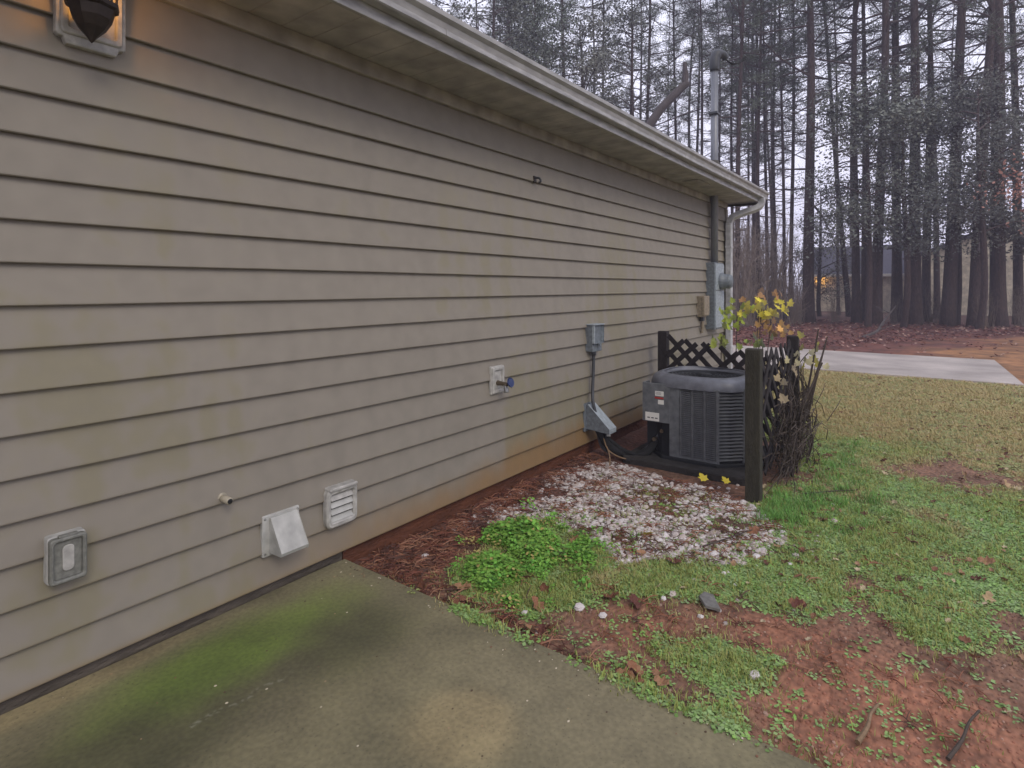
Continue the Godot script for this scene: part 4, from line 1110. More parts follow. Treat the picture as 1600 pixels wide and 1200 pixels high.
		mc.append([lin(112, 66, 50), lin(92, 54, 44), lin(130, 84, 62), lin(84, 58, 48), lin(150, 108, 84)][rng.randi() % 5])
	tag(copies("mulch", strandm, M.leaf_dry, mx, mc, self), "reddish brown pine straw mulch between the wall and gravel", "mulch")
	# ---- soil crumbs on the bare patches
	var crx := []; var crc := []
	for i in 30000:
		var x := rng.randf_range(1.7, 3.6); var z := rng.randf_range(0.05, 2.9)
		var y := yard(x, z)
		if rng.randf() > y.x * y.x * 0.5: continue
		if Geometry2D.is_point_in_polygon(Vector2(x, z), GRAVEL): continue
		var s := rng.randf_range(0.002, 0.006) * (1.6 if rng.randf() < 0.08 else 1.0)
		crx.append(Transform3D(Basis.from_euler(Vector3(0, rng.randf() * TAU, 0)).scaled(Vector3(s * 1.3, s, s)), Vector3(x, ground_y(x, z), z)))
		crc.append(lin(112, 80, 64, rng.randf_range(0.6, 1.2)).lerp(lin(160, 104, 80), y.z * rng.randf_range(0.4, 1.0)).lerp(lin(190, 168, 150), 0.4 if rng.randf() < 0.1 else 0.0))
	for i in 260:
		var x := rng.randf_range(-0.2, 1.68) if i < 130 else 1.68 - absf(rng.randfn(0, 0.05)); var z := rng.randf_range(0.02, 1.9)
		var s := rng.randf_range(0.0012, 0.0042)
		crx.append(Transform3D(Basis.from_euler(Vector3(0, rng.randf() * TAU, 0)).scaled(Vector3(s * 1.4, s * 0.6, s)), Vector3(x, 0.0045, z)))
		crc.append([lin(120, 84, 64), lin(196, 184, 160), lin(84, 66, 50), lin(150, 128, 96)][rng.randi() % 4])
	tag(copies("soil_crumbs", kinds[1], M.leaf_dry, crx, crc, self), "crumbs of red brown soil on the bare patches", "soil")
	# ---- bright weeds at the slab corner
	var wk: Array[ArrayMesh] = []
	for i in 3: wk.append(weed_sprig(90 + i, 22, 0.036, 0.045, 0.0135))
	var wx := [[], [], []]; var wc := [[], [], []]
	tries = 0
	while tries < 9000:
		tries += 1
		var x := rng.randf_range(1.8, 2.85); var z := rng.randf_range(0.2, 1.0)
		var n := noise_b.get_noise_2d(x * 300.0, z * 300.0)
		var ins := Geometry2D.is_point_in_polygon(Vector2(x + 0.16 * n, z + 0.16 * noise_b.get_noise_2d(x * 300.0 + 99, z * 300.0)), WEEDS) or rng.randf() < 0.03 * blob(x, z, 2.45, 0.6, 0.4, 0.35)
		if not ins or n < -0.14 or rng.randf() < 0.35 * bump01(0.1 - n, 0.0, 0.3): continue
		var k := tries % 3
		var s := rng.randf_range(0.7, 1.35) * (0.7 + 0.5 * bump01(n, -0.3, 0.4))
		wx[k].append(Transform3D(Basis.from_euler(Vector3(rng.randfn(0, 0.15), rng.randf() * TAU, rng.randfn(0, 0.15))).scaled(Vector3(s, s * rng.randf_range(0.8, 1.5), s)), Vector3(x, ground_y(x, z), z)))
		wc[k].append(lin(100, 160, 58, rng.randf_range(0.4, 1.35)).lerp(lin(140, 170, 70), rng.randf() * 0.7) if rng.randf() > 0.05 else lin(176, 160, 96))
	var ws := thing("weed_patch", "bright green clump of low weeds growing beside the white gravel", "weeds")
	ws.set_meta("kind", "stuff")
	for k in 3: copies("weed_leaves", wk[k], M.grass, wx[k], wc[k], ws)
	# ---- lawn: low weeds and grass
	var lw := thing("lawn_weeds", "low mixed grass and broadleaf weeds covering the lawn", "grass")
	lw.set_meta("kind", "stuff")
	var gk: Array[ArrayMesh] = []
	for i in 3: gk.append(grass_tuft(30 + i, 10, 0.02, 0.026, 0.0017))
	var sk: Array[ArrayMesh] = []
	for i in 3: sk.append(weed_sprig(60 + i, 11, 0.032, 0.014, 0.013))
	var gx := [[], [], []]; var gc := [[], [], []]; var bx := [[], [], []]; var bc := [[], [], []]
	for i in 150000:
		# more of them where the ground is near
		var t := pow(rng.randf(), 1.7)
		var x := lerpf(1.67, 10.2, t)
		var z := rng.randf_range(0.3, lerpf(3.2, 6.0, t))
		var y := yard(x, z)
		var inside := Geometry2D.is_point_in_polygon(Vector2(x, z), GRAVEL)
		var w := (1.0 - y.x) * (1.0 - 0.55 * y.y)
		if inside: w *= 0.05 + 0.25 * bump01(z - x * 0.35, 0.0, 0.5)
		w += 0.02
		if x < 2.1 and z > 1.35 and z < 1.8: w = maxf(w, 0.4 * bump01(noise_b.get_noise_2d(x * 180, z * 180), 0.0, 0.25))
		if x < 1.74 and rng.randf() < 0.8: w = 0.0
		if x > 3.7 and x < 5.2 and z < 1.3: w = 0.0
		if rng.randf() > w: continue
		var n := noise_a.get_noise_2d(x * 80.0 + 500, z * 80.0)
		var far := 1.0 + 0.9 * bump01(x, 4.0, 9.0)
		var k := i % 3
		var dryk := clampf(y.y + rng.randfn(0, 0.2), 0, 1)
		var T := Transform3D(Basis.from_euler(Vector3(0, rng.randf() * TAU, 0)).scaled(Vector3(far, 0.75 + 0.35 * far * rng.randf_range(0.3, 1.3), far) * rng.randf_range(0.7, 1.2)), Vector3(x, (ground_y(x, z) if x > 1.69 else 0.0) - 0.002, z))
		if rng.randf() < 0.68 + 0.5 * n - 0.3 * dryk:
			bx[k].append(T)
			bc[k].append(lin(122, 160, 74, rng.randf_range(0.6, 1.35)).lerp(lin(150, 168, 124), rng.randf() * 0.6).lerp(lin(170, 148, 106), 0.5 * dryk))
		else:
			gx[k].append(T)
			gc[k].append(lin(146, 156, 80, rng.randf_range(0.65, 1.25)).lerp(lin(182, 162, 116), dryk * 0.95))
	for k in 3:
		copies("grass_blades", gk[k], M.grass, gx[k], gc[k], lw)
		copies("broadleaf_weeds", sk[k], M.grass, bx[k], bc[k], lw)
	# ---- taller bright grass at the foot of the post and the trellis
	var tg := grass_tuft(41, 16, 0.025, 0.09, 0.002)
	var tx := []; var tcol := []
	for i in 260:
		var b: Array = [[3.78, 1.5, 0.16, 0.1], [4.6, 1.62, 0.5, 0.09], [3.55, 1.42, 0.1, 0.12], [4.0, 1.75, 0.3, 0.12]][i % 4]
		var x := rng.randfn(b[0], b[2]); var z := rng.randfn(b[1], b[3])
		if z < 1.36: continue
		tx.append(Transform3D(Basis.from_euler(Vector3(0, rng.randf() * TAU, 0)).scaled(Vector3.ONE * rng.randf_range(0.3, 0.85)), Vector3(x, ground_y(x, z), z)))
		tcol.append(lin(104, 152, 68, rng.randf_range(0.7, 1.25)))
	tag(copies("tall_grass", tg, M.grass, tx, tcol, self), "bright green taller grass around the foot of the trellis", "grass")
	# ---- leaf litter on the lawn and under the trees
	var fx := []; var fc := []
	for i in 900:
		var x := rng.randf_range(2.2, 10.0); var z := rng.randf_range(1.2, 4.2)
		fx.append(Transform3D(Basis.from_euler(Vector3(rng.randfn(0, 0.3), rng.randf() * TAU, rng.randfn(0, 0.3))).scaled(Vector3.ONE * rng.randf_range(0.02, 0.045)), Vector3(x, ground_y(x, z) + 0.012, z)))
		fc.append([lin(120, 82, 60), lin(150, 118, 90), lin(176, 160, 130), lin(92, 60, 46)][rng.randi() % 4])
	for i in 5200:
		var x := rng.randf_range(13.5, 26.0); var z := rng.randf_range(-4.0, 6.5)
		if z * 0.9 - (x - 14.0) * 0.45 > 0.3 and rng.randf() < 0.85: continue
		fx.append(Transform3D(Basis.from_euler(Vector3(rng.randfn(0, 0.3), rng.randf() * TAU, rng.randfn(0, 0.3))).scaled(Vector3.ONE * rng.randf_range(0.05, 0.11)), Vector3(x, -0.05, z)))
		fc.append([lin(112, 70, 64), lin(98, 62, 58), lin(124, 82, 72), lin(88, 58, 56), lin(176, 146, 132)][mini(rng.randi() % 9, 4) if rng.randf() < 0.3 else rng.randi() % 4])
	tag(copies("leaf_litter", lk[1], M.leaf_dry, fx, fc, self), "small dead leaves littering the lawn and the woodland floor", "leaf litter")

# ------------------------------------------------------------------ trees
func needle_tuft(nseed: int) -> ArrayMesh:
	var r := RandomNumberGenerator.new(); r.seed = nseed
	var m := Mb.new()
	for i in 22:
		var d := Vector3(r.randfn(), r.randfn() * 0.7 + 0.25, r.randfn()).normalized()
		var o := Vector3(r.randfn(0, 0.10), r.randfn(0, 0.06), r.randfn(0, 0.10))
		var s := d.cross(Vector3(r.randfn(), r.randfn(), r.randfn())).normalized() * 0.009
		var l := r.randf_range(0.12, 0.24)
		m.tri(o - s, o + d * l, o + s)
	return m.done()

func leaf_spray(nseed: int, count: int, spread: float, size: float) -> ArrayMesh:
	var r := RandomNumberGenerator.new(); r.seed = nseed
	var m := Mb.new()
	for i in count:
		var c := Vector3(r.randfn(0, spread), r.randfn(0, spread * 0.6), r.randfn(0, spread))
		var t := Vector3(r.randfn(), r.randfn() * 0.6 - 0.2, r.randfn()).normalized() * size * r.randf_range(0.6, 1.2)
		var s := t.cross(Vector3(r.randfn(), r.randfn(), r.randfn())).normalized() * t.length() * 0.3
		m.quad(c - t * 0.5, c - s, c + t * 0.5, c + s)
	return m.done()

func pine_proto(nseed: int, crown_lo: float, limb_lo: float, thick: float, tufts: Array, density: float) -> Node3D:
	rng.seed = nseed
	var t := Node3D.new()
	var H := 21.0
	var pts := PackedVector3Array(); var rad := PackedFloat32Array()
	var ph := rng.randf() * TAU
	for i in 19:
		var y := -0.3 + (H + 0.3) * pow(i / 18.0, 1.15)
		pts.append(Vector3(0.10 * sin(y * 0.33 + ph) * y / 12.0, y, 0.10 * cos(y * 0.27 + ph * 2.0) * y / 12.0))
		rad.append(thick * (1.0 - 0.78 * pow(clampf(y / H, 0, 1), 0.9)) * (1.0 + 0.35 * exp(-maxf(y, 0.0) / 0.35)))
	var tr := Mb.new(); tr.smooth(true); tr.tube(pts, rad, 9)
	part("trunk", tr, M.bark, t)
	var br := Mb.new()
	var xs := []; var cs := []
	var y := limb_lo
	while y < H - 0.5:
		var f := 0.0
		for i in 18:
			if pts[i].y <= y and pts[i + 1].y > y: f = i + (y - pts[i].y) / (pts[i + 1].y - pts[i].y)
		var c := pts[int(f)].lerp(pts[mini(int(f) + 1, 18)], fmod(f, 1.0))
		var a := rng.randf() * TAU
		var live := y > crown_lo or rng.randf() < 0.12
		var ln := rng.randf_range(1.0, 3.0) * (1.0 - 0.35 * clampf((y - 13.0) / 8.0, 0, 1)) * (1.0 if live else 0.62)
		var rise := rng.randf_range(-0.15, 0.5) if live else rng.randf_range(-0.35, 0.25)
		var d := Vector3(cos(a), rise, sin(a)).normalized()
		var w := thick * 0.17 + 0.006 * ln
		var bend := Vector3(rng.randfn(0, 0.22), rng.randfn(0.08, 0.14), rng.randfn(0, 0.22))
		var lp := PackedVector3Array([c, c + d * ln * 0.35 + bend * 0.3, c + d * ln * 0.7 + bend * 0.8, c + d * ln + bend])
		br.tube(lp, PackedFloat32Array([w, w * 0.7, w * 0.45, w * 0.2]), 4)
		var subs := 3 if live else 2
		for s in subs:
			var q := lp[1].lerp(lp[3], (s + rng.randf()) / subs)
			var e := q + (d * 0.5 + Vector3(rng.randfn(0, 0.55), rng.randfn(0.15, 0.3), rng.randfn(0, 0.55))) * rng.randf_range(0.35, 0.9)
			br.tube(PackedVector3Array([q, e]), PackedFloat32Array([w * 0.34, w * 0.12]), 3)
			if live:
				for u in int(3.0 * density - 0.6 * rng.randf()):
					var v := q.lerp(e, rng.randf_range(0.75, 1.1)) + Vector3(rng.randfn(0, 0.1), rng.randfn(0.03, 0.07), rng.randfn(0, 0.1))
					xs.append(Transform3D(Basis.from_euler(Vector3(rng.randfn(0, 0.5), rng.randf() * TAU, rng.randfn(0, 0.5))).scaled(Vector3.ONE * rng.randf_range(0.95, 1.6)), v))
					cs.append(lin(92, 100, 84, rng.randf_range(0.6, 1.25)))
		y += rng.randf_range(0.16, 0.42) * (1.9 if y < crown_lo else 1.0)
	tag(part("branches", br, M.twig, t), "", "", "", "stuff")
	if xs.size() > 0:
		copies("crown", tufts[nseed % tufts.size()], M.needle, xs, cs, t)
	return t

func place_tree(proto: Node3D, called: String, x: float, z: float, r: float, r0: float, lean: float, turn: float, label: String, cat: String, group := "") -> Node3D:
	var o: Node3D = proto.duplicate()
	o.name = numbered(called)
	add_child(o)
	var y := -0.09
	var axis := Vector3(0.593, 0, 0.805)      # lean runs across the view from the house
	var B := Basis(Vector3.UP, turn)
	var top := (Vector3.UP * 12.0 + axis * lean).normalized()
	var ax := Vector3.UP.cross(top)
	if ax.length() > 0.0005: B = Basis(ax.normalized(), Vector3.UP.angle_to(top)) * B
	o.transform = Transform3D(B, Vector3(x, y, z))
	var k := r / r0
	var trunk: Node3D = o.get_node("trunk")
	trunk.scale = Vector3(k, 1, k)
	tag(o, label, cat, group)
	return o

func build_trees() -> void:
	var tufts := [needle_tuft(1), needle_tuft(2)]
	var protos := []
	var spec := [[11, 9.0, 3.0, 0.2, 0.9], [12, 8.0, 3.4, 0.2, 0.8], [13, 10.0, 5.0, 0.2, 0.8], [14, 8.5, 3.5, 0.1, 1.0], [15, 9.0, 5.0, 0.1, 1.0], [16, 6.5, 3.0, 0.1, 1.34], [17, 11.0, 6.0, 0.1, 1.0]]
	for s in spec: protos.append(pine_proto(s[0], s[1], s[2], s[3], tufts, s[4]))
	var main_ := [
		[23.83, -1.70, 0.214, 0.0, "tall thick pine just left of the neighbour's lit porch lamp"],
		[24.88, -0.27, 0.154, -0.05, "straight pine in front of the neighbour's dark roof, left of its close twin"],
		[26.23, -0.12, 0.124, -0.05, "slimmer pine close behind and right of its twin before the dark roof"],
		[24.14, 0.41, 0.192, 0.27, "stout pine at the right end of the neighbour's dark roof"],
		[26.38, 0.93, 0.182, -0.07, "dark pine before the neighbour's beige wall, between the stout pine and fallen limb"],
		[24.96, 1.53, 0.215, -0.14, "broad dark pine with a fallen pale limb near its foot"],
		[27.64, 1.80, 0.161, 0.1, "medium pine half hidden behind the broad pine by the fallen limb"],
		[25.02, 2.45, 0.221, 0.55, "thick pine leaning right, before the beige gable wall's left edge"],
		[24.92, 3.15, 0.194, 0.56, "pine leaning right across the middle of the beige gable wall"],
		[25.40, 3.81, 0.237, -0.09, "thickest upright pine, standing before the right part of the beige wall"],
		[27.80, 4.53, 0.162, -0.23, "pine behind the rust coloured oak branch at the picture's right edge"],
		[29.90, -1.03, 0.129, -1.06, "thin pine leaning sharply left behind the pine row"]]
	for i in main_.size():
		var e: Array = main_[i]
		place_tree(protos[i % 3], "pine_tree", e[0], e[1], e[2], 0.2, e[3], i * 1.9, e[4], "pine tree")
	# the long forked limbs on the thick pine
	var big: Node3D = get_node("pine_tree")
	for q in [[9.2, -2.4, 2.2, 0.05], [4.6, 1.2, -2.2, 0.05], [8.0, 1.5, 1.4, 0.045]]:
		var lb := Mb.new()
		var axis := Vector3(0.593, 0, 0.805)
		lb.tube(curve(PackedVector3Array([Vector3(0, q[0], 0), Vector3(0, q[0] + q[2] * 0.35, 0) + axis * q[1] * 0.5, Vector3(0, q[0] + q[2], 0) + axis * q[1]]), 5), PackedFloat32Array([q[3], q[3] * 0.9, q[3] * 0.85, q[3] * 0.8, q[3] * 0.7, q[3] * 0.6, q[3] * 0.5, q[3] * 0.4, q[3] * 0.3, q[3] * 0.25, q[3] * 0.2]), 6)
		part("limb", lb, M.bark, big)
	# thin pines right of the house corner
	var slim := [[26.00, -2.96, 0.079, -0.08], [27.25, -2.96, 0.097, 0.14], [25.39, -3.79, 0.106, -0.05], [29.47, -4.99, 0.077, 0.03], [22.80, -3.94, 0.109, 0.05], [27.86, -5.50, 0.089, -0.09]]
	for i in slim.size():
		var e: Array = slim[i]
		place_tree(protos[3 + i % 4], "slim_pine", e[0], e[1], e[2], 0.1, e[3], i * 2.3, ["left one of two slim pines close beside the thick pine", "slim pine nearest the thick pine on its left", "slim pine above the vine leaves, midway between downspout and thick pine", "thinnest slim pine just left of the midway one", "nearest slim pine, rising right of the downspout elbow", "slim pine directly behind the downspout elbow"][i], "pine tree", "slim pines beyond the house corner")
	# crowns above the roof
	var roofside := [[19.30, -12.07, 0.119, -0.05], [21.47, -10.80, 0.124, 0.06], [24.98, -9.42, 0.089, 0.03], [24.55, -8.31, 0.115, -0.03], [26.23, -7.71, 0.089, 0.06], [25.97, -6.37, 0.086, -0.03], [27.50, -12.73, 0.103, 0.0], [24.94, -14.52, 0.099, -0.07]]
	for i in roofside.size():
		var e: Array = roofside[i]
		place_tree(protos[[5, 5, 3, 5, 4, 6, 5, 5][i]], "roofside_pine", e[0], e[1], e[2], 0.1, e[3], i * 1.7, ["leafiest pine trunk first above the near eave", "dark pine trunk above the eave beside a bushy crown", "thin reddish pine left of the slanting dead trunk", "pine crossing behind the base of the slanting dead trunk", "thin pine just right of the slanting dead trunk", "thin straight pine just left of the service mast", "hazy thin pine behind the bushy crowns above the eave", "hazy pine farthest left above the eave"][i], "pine tree", "pines rising above the eave")
	# far thin trunks
	var far := [[33.64, -2.71, 0.083, 0.07], [37.39, -2.67, 0.091, 0.11], [31.89, -1.71, 0.077, -0.12], [36.93, 0.08, 0.103, -0.07], [39.86, 0.68, 0.109, 0.15], [39.70, 2.14, 0.124, -0.18], [37.80, 2.95, 0.099, 0.07], [39.91, 4.13, 0.103, -0.14], [39.37, 5.08, 0.116, 0.07], [36.46, -5.63, 0.094, -0.08], [37.66, -7.37, 0.099, 0.08], [36.29, -4.17, 0.091, -0.15], [33.55, -7.89, 0.091, -0.04]]
	rng.seed = 909
	for i in 20:
		var u := rng.randf_range(-0.15, 0.5); var t := rng.randf_range(29.0, 46.0)
		var X := u * t
		far.append([0.8053 * t + 0.5929 * X, 2.2 - 0.5929 * t + 0.8053 * X, rng.randf_range(0.07, 0.15), rng.randfn(0, 0.12)])
	for i in far.size():
		var e: Array = far[i]
		if e[0] > 33.5 and e[1] > -4.8 and e[1] < 9.5: e[0] = 28.5 + fmod(i * 1.37, 5.0) if i % 3 > 0 else 46.0 + fmod(i * 1.37, 4.0)
		place_tree(protos[[2, 4, 6, 3, 0][i % 5]], "distant_pine", e[0], e[1], e[2], 0.2 if i % 5 in [0, 4] else 0.1, e[3], i * 1.1, "thin distant pine trunk deep in the woods", "pine tree", "distant pines deep in the woods")
	for p in protos: p.free()
	# ---- dark bushy evergreens between the trunks, and the leafy trees above the eave
	var sprays := [leaf_spray(5, 34, 0.30, 0.11), leaf_spray(6, 34, 0.28, 0.10), leaf_spray(7, 20, 0.22, 0.12)]
	var ev := [
		[22.4, 0.3, 2.9, 8.2, 1.5, 330, lin(108, 112, 102), "dark evergreen crown behind the stout pine before the dark roof"],
		[23.0, 1.25, 2.6, 7.4, 1.7, 380, lin(104, 108, 100), "dense dark evergreen filling the gap above the neighbour's roof end"],
		[25.8, 2.7, 3.0, 8.6, 1.7, 330, lin(110, 112, 106), "dark evergreen behind the pine leaning right"],
		[23.4, 3.2, 2.7, 7.9, 1.8, 390, lin(106, 108, 100), "bushy evergreen above the beige gable wall"],
		[26.0, 5.0, 2.6, 8.4, 1.8, 340, lin(110, 110, 102), "bushy evergreen at the right edge of the woods"],
		[30.0, -2.2, 1.0, 6.0, 1.6, 200, lin(114, 114, 106), "loose evergreen sapling low behind the thick pine"]]
	for i in ev.size():
		var e: Array = ev[i]
		leafy("evergreen_tree", Vector3(e[0], -0.05, e[1]), e[2], e[3], e[4], e[5], sprays[i % 2], e[6], e[7], 100 + i)
	var bl := [
		[16.4, -10.7, 7.0, 12.5, 1.7, 330, lin(110, 114, 104), "leafy tree whose crown shows first above the near eave"],
		[18.3, -10.3, 7.2, 13.2, 1.5, 300, lin(102, 110, 100), "dark leafy crown above the eave beside a thin pine trunk"],
		[20.2, -9.2, 6.8, 12.0, 1.8, 260, lin(116, 118, 110), "grey green leafy crown above the middle of the eave"],
		[22.2, -8.0, 7.0, 12.8, 1.7, 240, lin(108, 112, 104), "leafy crown above the eave near the slanting dead trunk"]]
	for i in bl.size():
		var e: Array = bl[i]
		leafy("leafy_tree", Vector3(e[0], -0.1, e[1]), e[2], e[3], e[4], e[5], sprays[2], e[6], e[7], 200 + i)
	# ---- rust coloured oak reaching in from the right
	leafy("oak_tree", Vector3(20.7, -0.1, 4.9), 2.6, 4.4, 1.4, 90, leaf_spray(9, 16, 0.25, 0.11), lin(158, 116, 100), "young oak keeping rust brown leaves at the picture's right edge", 300)
	# ---- slanting dead trunk
	var sn := thing("dead_tree", "slanting broken dead tree trunk above the eave left of the service mast", "dead tree", Vector3(18.2, -0.1, -6.6))
	var sb := Mb.new(); sb.smooth(true)
	sb.tube(curve(V3([-1.2, -0.2, -1.4, -0.2, 4.0, -0.4, 0.72, 6.95, 0.76, 1.3, 8.1, 1.55, 1.5, 8.4, 1.83]), 3), PackedFloat32Array([0.2, 0.19, 0.18, 0.17, 0.17, 0.16, 0.16, 0.15, 0.15, 0.14, 0.14, 0.13, 0.12]), 8)
	part("trunk", sb, M.bark_grey, sn)
	var s2 := Mb.new(); s2.tube(V3([1.45, 8.3, 1.75, 1.46, 8.7, 1.76, 1.42, 9.1, 1.74]), PackedFloat32Array([0.13, 0.11, 0.06]), 7); part("broken_top", s2, M.bark_grey, sn)
	# ---- bare brush
	rng.seed = 55
	var bp := thing("bare_shrub", "leafless grey brown shrub at the edge of the woods", "shrub", Vector3(20.5, -0.1, -3.2), 0.0, "bare shrubs at the woods' edge")
	bp.set_meta("base_name", "bare_shrub")
	var bm := Mb.new()
	for i in 46:
		var a := rng.randf() * TAU; var h := rng.randf_range(1.0, 3.6)
		var o := Vector3(rng.randfn(0, 0.3), 0, rng.randfn(0, 0.3))
		var d := Vector3(cos(a), 0, sin(a)) * rng.randf_range(0.1, 0.9)
		var p1 := o + d * 0.3 + Vector3.UP * h * 0.5 + Vector3(rng.randfn(0, 0.1), 0, rng.randfn(0, 0.1)); var p2 := o + d + Vector3.UP * h
		bm.tube(PackedVector3Array([o, p1, p2]), PackedFloat32Array([0.018, 0.011, 0.004]), 4)
		for k in 5:
			var q := p1.lerp(p2, rng.randf())
			bm.tube(PackedVector3Array([q, q + Vector3(rng.randfn(0, 0.3), rng.randf_range(0.0, 0.5), rng.randfn(0, 0.3))]), PackedFloat32Array([0.007, 0.003]), 3)
	tag(part("branches", bm, M.brush, bp), "", "", "", "stuff")
	for e in [[21.5, -3.9, 1.1], [22.0, -2.6, 0.9], [23.0, -4.4, 1.3], [24.0, -3.0, 1.2], [22.5, -1.9, 0.5], [24.5, -0.9, 0.35], [25.5, 0.9, 0.3], [26.5, 2.0, 0.4], [24.2, 3.4, 0.35], [25.8, 4.4, 0.4], [28.0, -3.6, 1.2], [30.0, -5.0, 1.4], [32.0, -6.0, 1.5], [27.0, -4.6, 1.1], [25.0, -2.4, 0.6]]:
		var o := dup(bp, Vector3(e[0], -0.1, e[1]), e[0] * 5.0, "leafless grey brown shrub at the edge of the woods", "bare shrubs at the woods' edge")
		o.scale = Vector3.ONE * e[2]
	bp.remove_meta("base_name")
	# ---- fallen limbs
	var fl := thing("fallen_limb", "pale fallen limb lying on pine straw near the broad dark pine", "fallen branch", Vector3(17.6, -0.06, 0.6))
	var fm := Mb.new(); fm.tube(curve(V3([0, 0, 0, 1.0, 0.12, 0.25, 2.2, 0.3, 0.3, 3.6, 0.75, 0.55]), 4), PackedFloat32Array([0.045, 0.044, 0.042, 0.04, 0.038, 0.036, 0.034, 0.03, 0.028, 0.025, 0.02, 0.017, 0.012]), 6)
	part("limb", fm, M.bark_grey, fl)
	for i in 5:
		var q := Vector3(1.0 + 0.5 * i, 0.12 + 0.1 * i, 0.25 + 0.05 * i)
		var tw := Mb.new(); tw.tube(PackedVector3Array([q, q + Vector3(0.4, 0.25, 0.5 - 0.25 * i)]), PackedFloat32Array([0.014, 0.005]), 4); part("twig", tw, M.bark_grey, fl)

func leafy(called: String, at: Vector3, lo: float, hi: float, rad: float, n: int, spray: ArrayMesh, tint: Color, label: String, nseed: int) -> void:
	rng.seed = nseed
	var t := thing(called, label, "tree", at)
	var tr := Mb.new(); tr.smooth(true)
	tr.tube(curve(PackedVector3Array([Vector3(0, -0.2, 0), Vector3(rng.randfn(0, 0.1), lo * 0.6, rng.randfn(0, 0.1)), Vector3(0, (lo + hi) / 2, 0), Vector3(rng.randfn(0, 0.2), hi - 0.3, 0)]), 4), PackedFloat32Array([0.12, 0.11, 0.1, 0.1, 0.09, 0.09, 0.08, 0.07, 0.06, 0.05, 0.04, 0.03, 0.02]), 7)
	part("trunk", tr, M.bark, t)
	var br := Mb.new()
	var xs := []; var cs := []
	var clumps := []
	for i in int(n / 12.0):
		var v := rng.randf(); var a := rng.randf() * TAU
		var w := rad * (0.35 + 0.75 * sin(PI * clampf(v * 0.85 + 0.1, 0, 1))) * sqrt(rng.randf_range(0.15, 1.0))
		var c := Vector3(cos(a) * w, lerpf(lo, hi, v), sin(a) * w)
		clumps.append([c, rng.randf_range(0.6, 1.25)])
		var b := Vector3(0, lerpf(lo, hi, v) - w * rng.randf_range(0.2, 0.6), 0)
		br.tube(PackedVector3Array([b, b.lerp(c, 0.5) + Vector3(0, 0.1, 0), c]), PackedFloat32Array([0.03, 0.018, 0.006]), 4)
	for i in n:
		var q: Array = clumps[i % clumps.size()]
		var p: Vector3 = q[0] + Vector3(rng.randfn(0, 0.26), rng.randfn(0, 0.2), rng.randfn(0, 0.26))
		xs.append(Transform3D(Basis.from_euler(Vector3(rng.randfn(0, 0.4), rng.randf() * TAU, rng.randfn(0, 0.4))).scaled(Vector3.ONE * rng.randf_range(0.7, 1.25)), p))
		var k: float = q[1] * rng.randf_range(0.85, 1.15)
		cs.append(Color(tint.r * k, tint.g * k, tint.b * k))
	tag(part("branches", br, M.twig, t), "", "", "", "stuff")
	copies("crown", spray, M.needle, xs, cs, t)

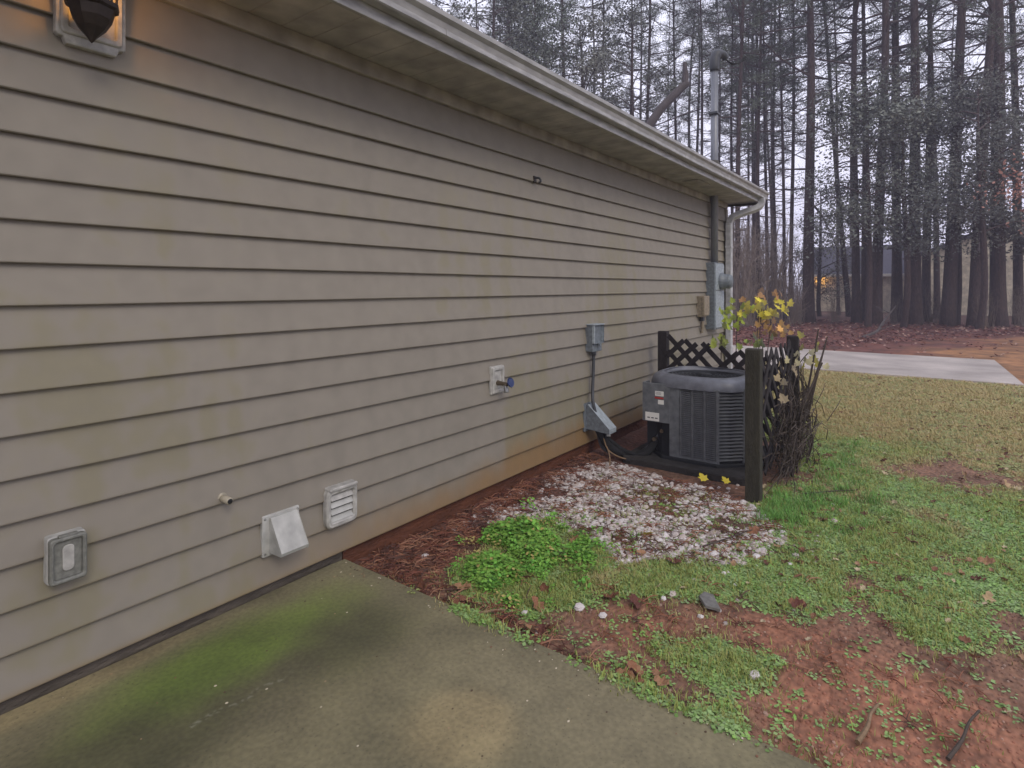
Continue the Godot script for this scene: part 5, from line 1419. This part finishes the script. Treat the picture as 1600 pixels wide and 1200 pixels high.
# ------------------------------------------------------------------ the neighbour's house
func build_neighbour() -> void:
	var h := thing("neighbour_house", "beige sided neighbour house with dark roof behind the pine trunks", "house", Vector3(36.7, -0.25, -3.9))
	# local x away from the viewer, z along the front
	var w := Mb.new(); w.box(Vector3(3.0, 1.0, 2.7), Vector3(6.0, 2.4, 5.6), 0.01); part("wall", w, M.far_wall, h)
	var r := Mb.new()
	r.prism(V2([0.5, 2.1, 0.45, 2.22, -3.0, 3.95, -6.5, 2.22, -6.5, 2.1]), -0.3, 5.5, 0.0, Transform3D(Basis(Vector3.LEFT, Vector3.UP, Vector3.BACK), Vector3.ZERO))
	part("roof", r, M.far_roof, h)
	var fc := Mb.new(); fc.box(Vector3(-0.56, 2.14, 2.6), Vector3(0.1, 0.14, 5.8), 0.01); part("gutter", fc, M.far_trim, h)
	# projecting gable wing on the right
	var g := Mb.new(); g.prism(V2([5.2, -0.1, 12.4, -0.1, 12.4, 3.1, 8.8, 4.6, 5.2, 3.1]), 0.0, 6.0, 0.0, Transform3D(Basis(Vector3.BACK, Vector3.UP, Vector3.RIGHT), Vector3(-1.2, 0, 0)))
	var gw := part("gable_wall", g, M.far_wall, h)
	var lap := Mb.new(); lap.box(Vector3.ZERO, Vector3(0.03, 0.024, 7.18), 0.003); var lapm := lap.done()
	for i in 19: part("siding_lap", lapm, M.far_wall, gw, Vector3(-1.212, 0.05 + 0.16 * i, 8.8))
	var lap2 := Mb.new(); lap2.box(Vector3.ZERO, Vector3(0.03, 0.024, 5.58), 0.003); var lapm2 := lap2.done()
	for i in 13: part("siding_lap", lapm2, M.far_wall, h.get_node("wall"), Vector3(-0.012, 0.05 + 0.16 * i, 2.7))
	var gr := Mb.new()
	gr.prism(V2([4.9, 2.85, 8.8, 4.55, 12.8, 2.85, 12.8, 3.0, 8.8, 4.75, 4.9, 3.0]), -0.3, 6.2, 0.0, Transform3D(Basis(Vector3.BACK, Vector3.UP, Vector3.RIGHT), Vector3(-1.2, 0, 0)))
	part("gable_roof", gr, M.far_roof, h)
	# lit porch lamp under the eave
	var lp := thing("porch_lamp", "glowing warm porch lamp under the neighbour's eave", "lamp", Vector3(36.55, 1.66, -3.2))
	var l1 := Mb.new(); l1.smooth(true); l1.lathe([Vector2(0, -0.1), Vector2(0.07, -0.08), Vector2(0.09, 0.0), Vector2(0.07, 0.08), Vector2(0, 0.1)], 10); part("lamp_globe", l1, M.glow, lp)
	var l2 := Mb.new(); l2.box(Vector3(0.05, 0.13, 0), Vector3(0.1, 0.06, 0.1), 0.01); part("bracket", l2, M.bronze, lp)
	var om := OmniLight3D.new(); om.name = "porch_lamp_light"; om.light_color = rgb(255, 190, 100); om.light_energy = 0.16; om.light_size = 0.08; om.shadow_enabled = true; om.omni_range = 10; om.omni_attenuation = 2
	lp.add_child(om)

func _ready() -> void:
	# ---- camera: level, lens shifted down as in the photograph
	var cam := Camera3D.new()
	cam.name = "camera"
	cam.near = 0.05; cam.far = 400.0
	cam.projection = Camera3D.PROJECTION_FRUSTUM
	cam.size = 0.05 * 1200.0 / 906.0
	cam.frustum_offset = Vector2(0, -0.05 * 151.0 / 906.0)
	add_child(cam)
	cam.look_at_from_position(Vector3(0, 1.245, 2.2), Vector3(0.8053, 1.245, 2.2 - 0.5929), Vector3.UP)
	cam.current = true
	# ---- overcast sky
	var sky := ProceduralSkyMaterial.new()
	sky.sky_top_color = Color(0.80, 0.81, 0.88); sky.sky_horizon_color = Color(0.86, 0.85, 0.92); sky.sky_curve = 0.2
	sky.ground_horizon_color = Color(0.42, 0.40, 0.40); sky.ground_bottom_color = Color(0.32, 0.30, 0.28)
	sky.sun_angle_max = 1.0
	var env := Environment.new()
	env.background_mode = Environment.BG_SKY
	env.sky = Sky.new(); env.sky.sky_material = sky
	env.tonemap_mode = Environment.TONE_MAPPER_LINEAR
	env.tonemap_exposure = 1.88
	env.fog_enabled = true; env.fog_density = 0.004; env.fog_light_color = Color(0.86, 0.85, 0.93)
	env.background_energy_multiplier = 1.0
	env.sdfgi_enabled = true; env.ssao_enabled = true; env.ssil_enabled = true
	var we := WorldEnvironment.new(); we.name = "world_environment"; we.environment = env
	add_child(we)
	var sun := DirectionalLight3D.new()
	sun.name = "sun"; sun.light_energy = 0.24; sun.light_angular_distance = 25.0; sun.light_color = Color(1.0, 0.97, 0.93); sun.shadow_enabled = true
	add_child(sun)
	sun.look_at_from_position(Vector3(-4, 7.5, 8), Vector3.ZERO, Vector3.UP)
	noise_a.seed = 7; noise_a.frequency = 0.012; noise_a.fractal_octaves = 4
	noise_b.seed = 19; noise_b.frequency = 0.012; noise_b.fractal_octaves = 3
	noise_c.seed = 31; noise_c.frequency = 0.03; noise_c.fractal_octaves = 2
	make_materials()
	build_setting()
	build_house()
	build_neighbour()
	build_trees()
	build_fixtures()
	build_condenser()
	build_trellis()
	build_yard()
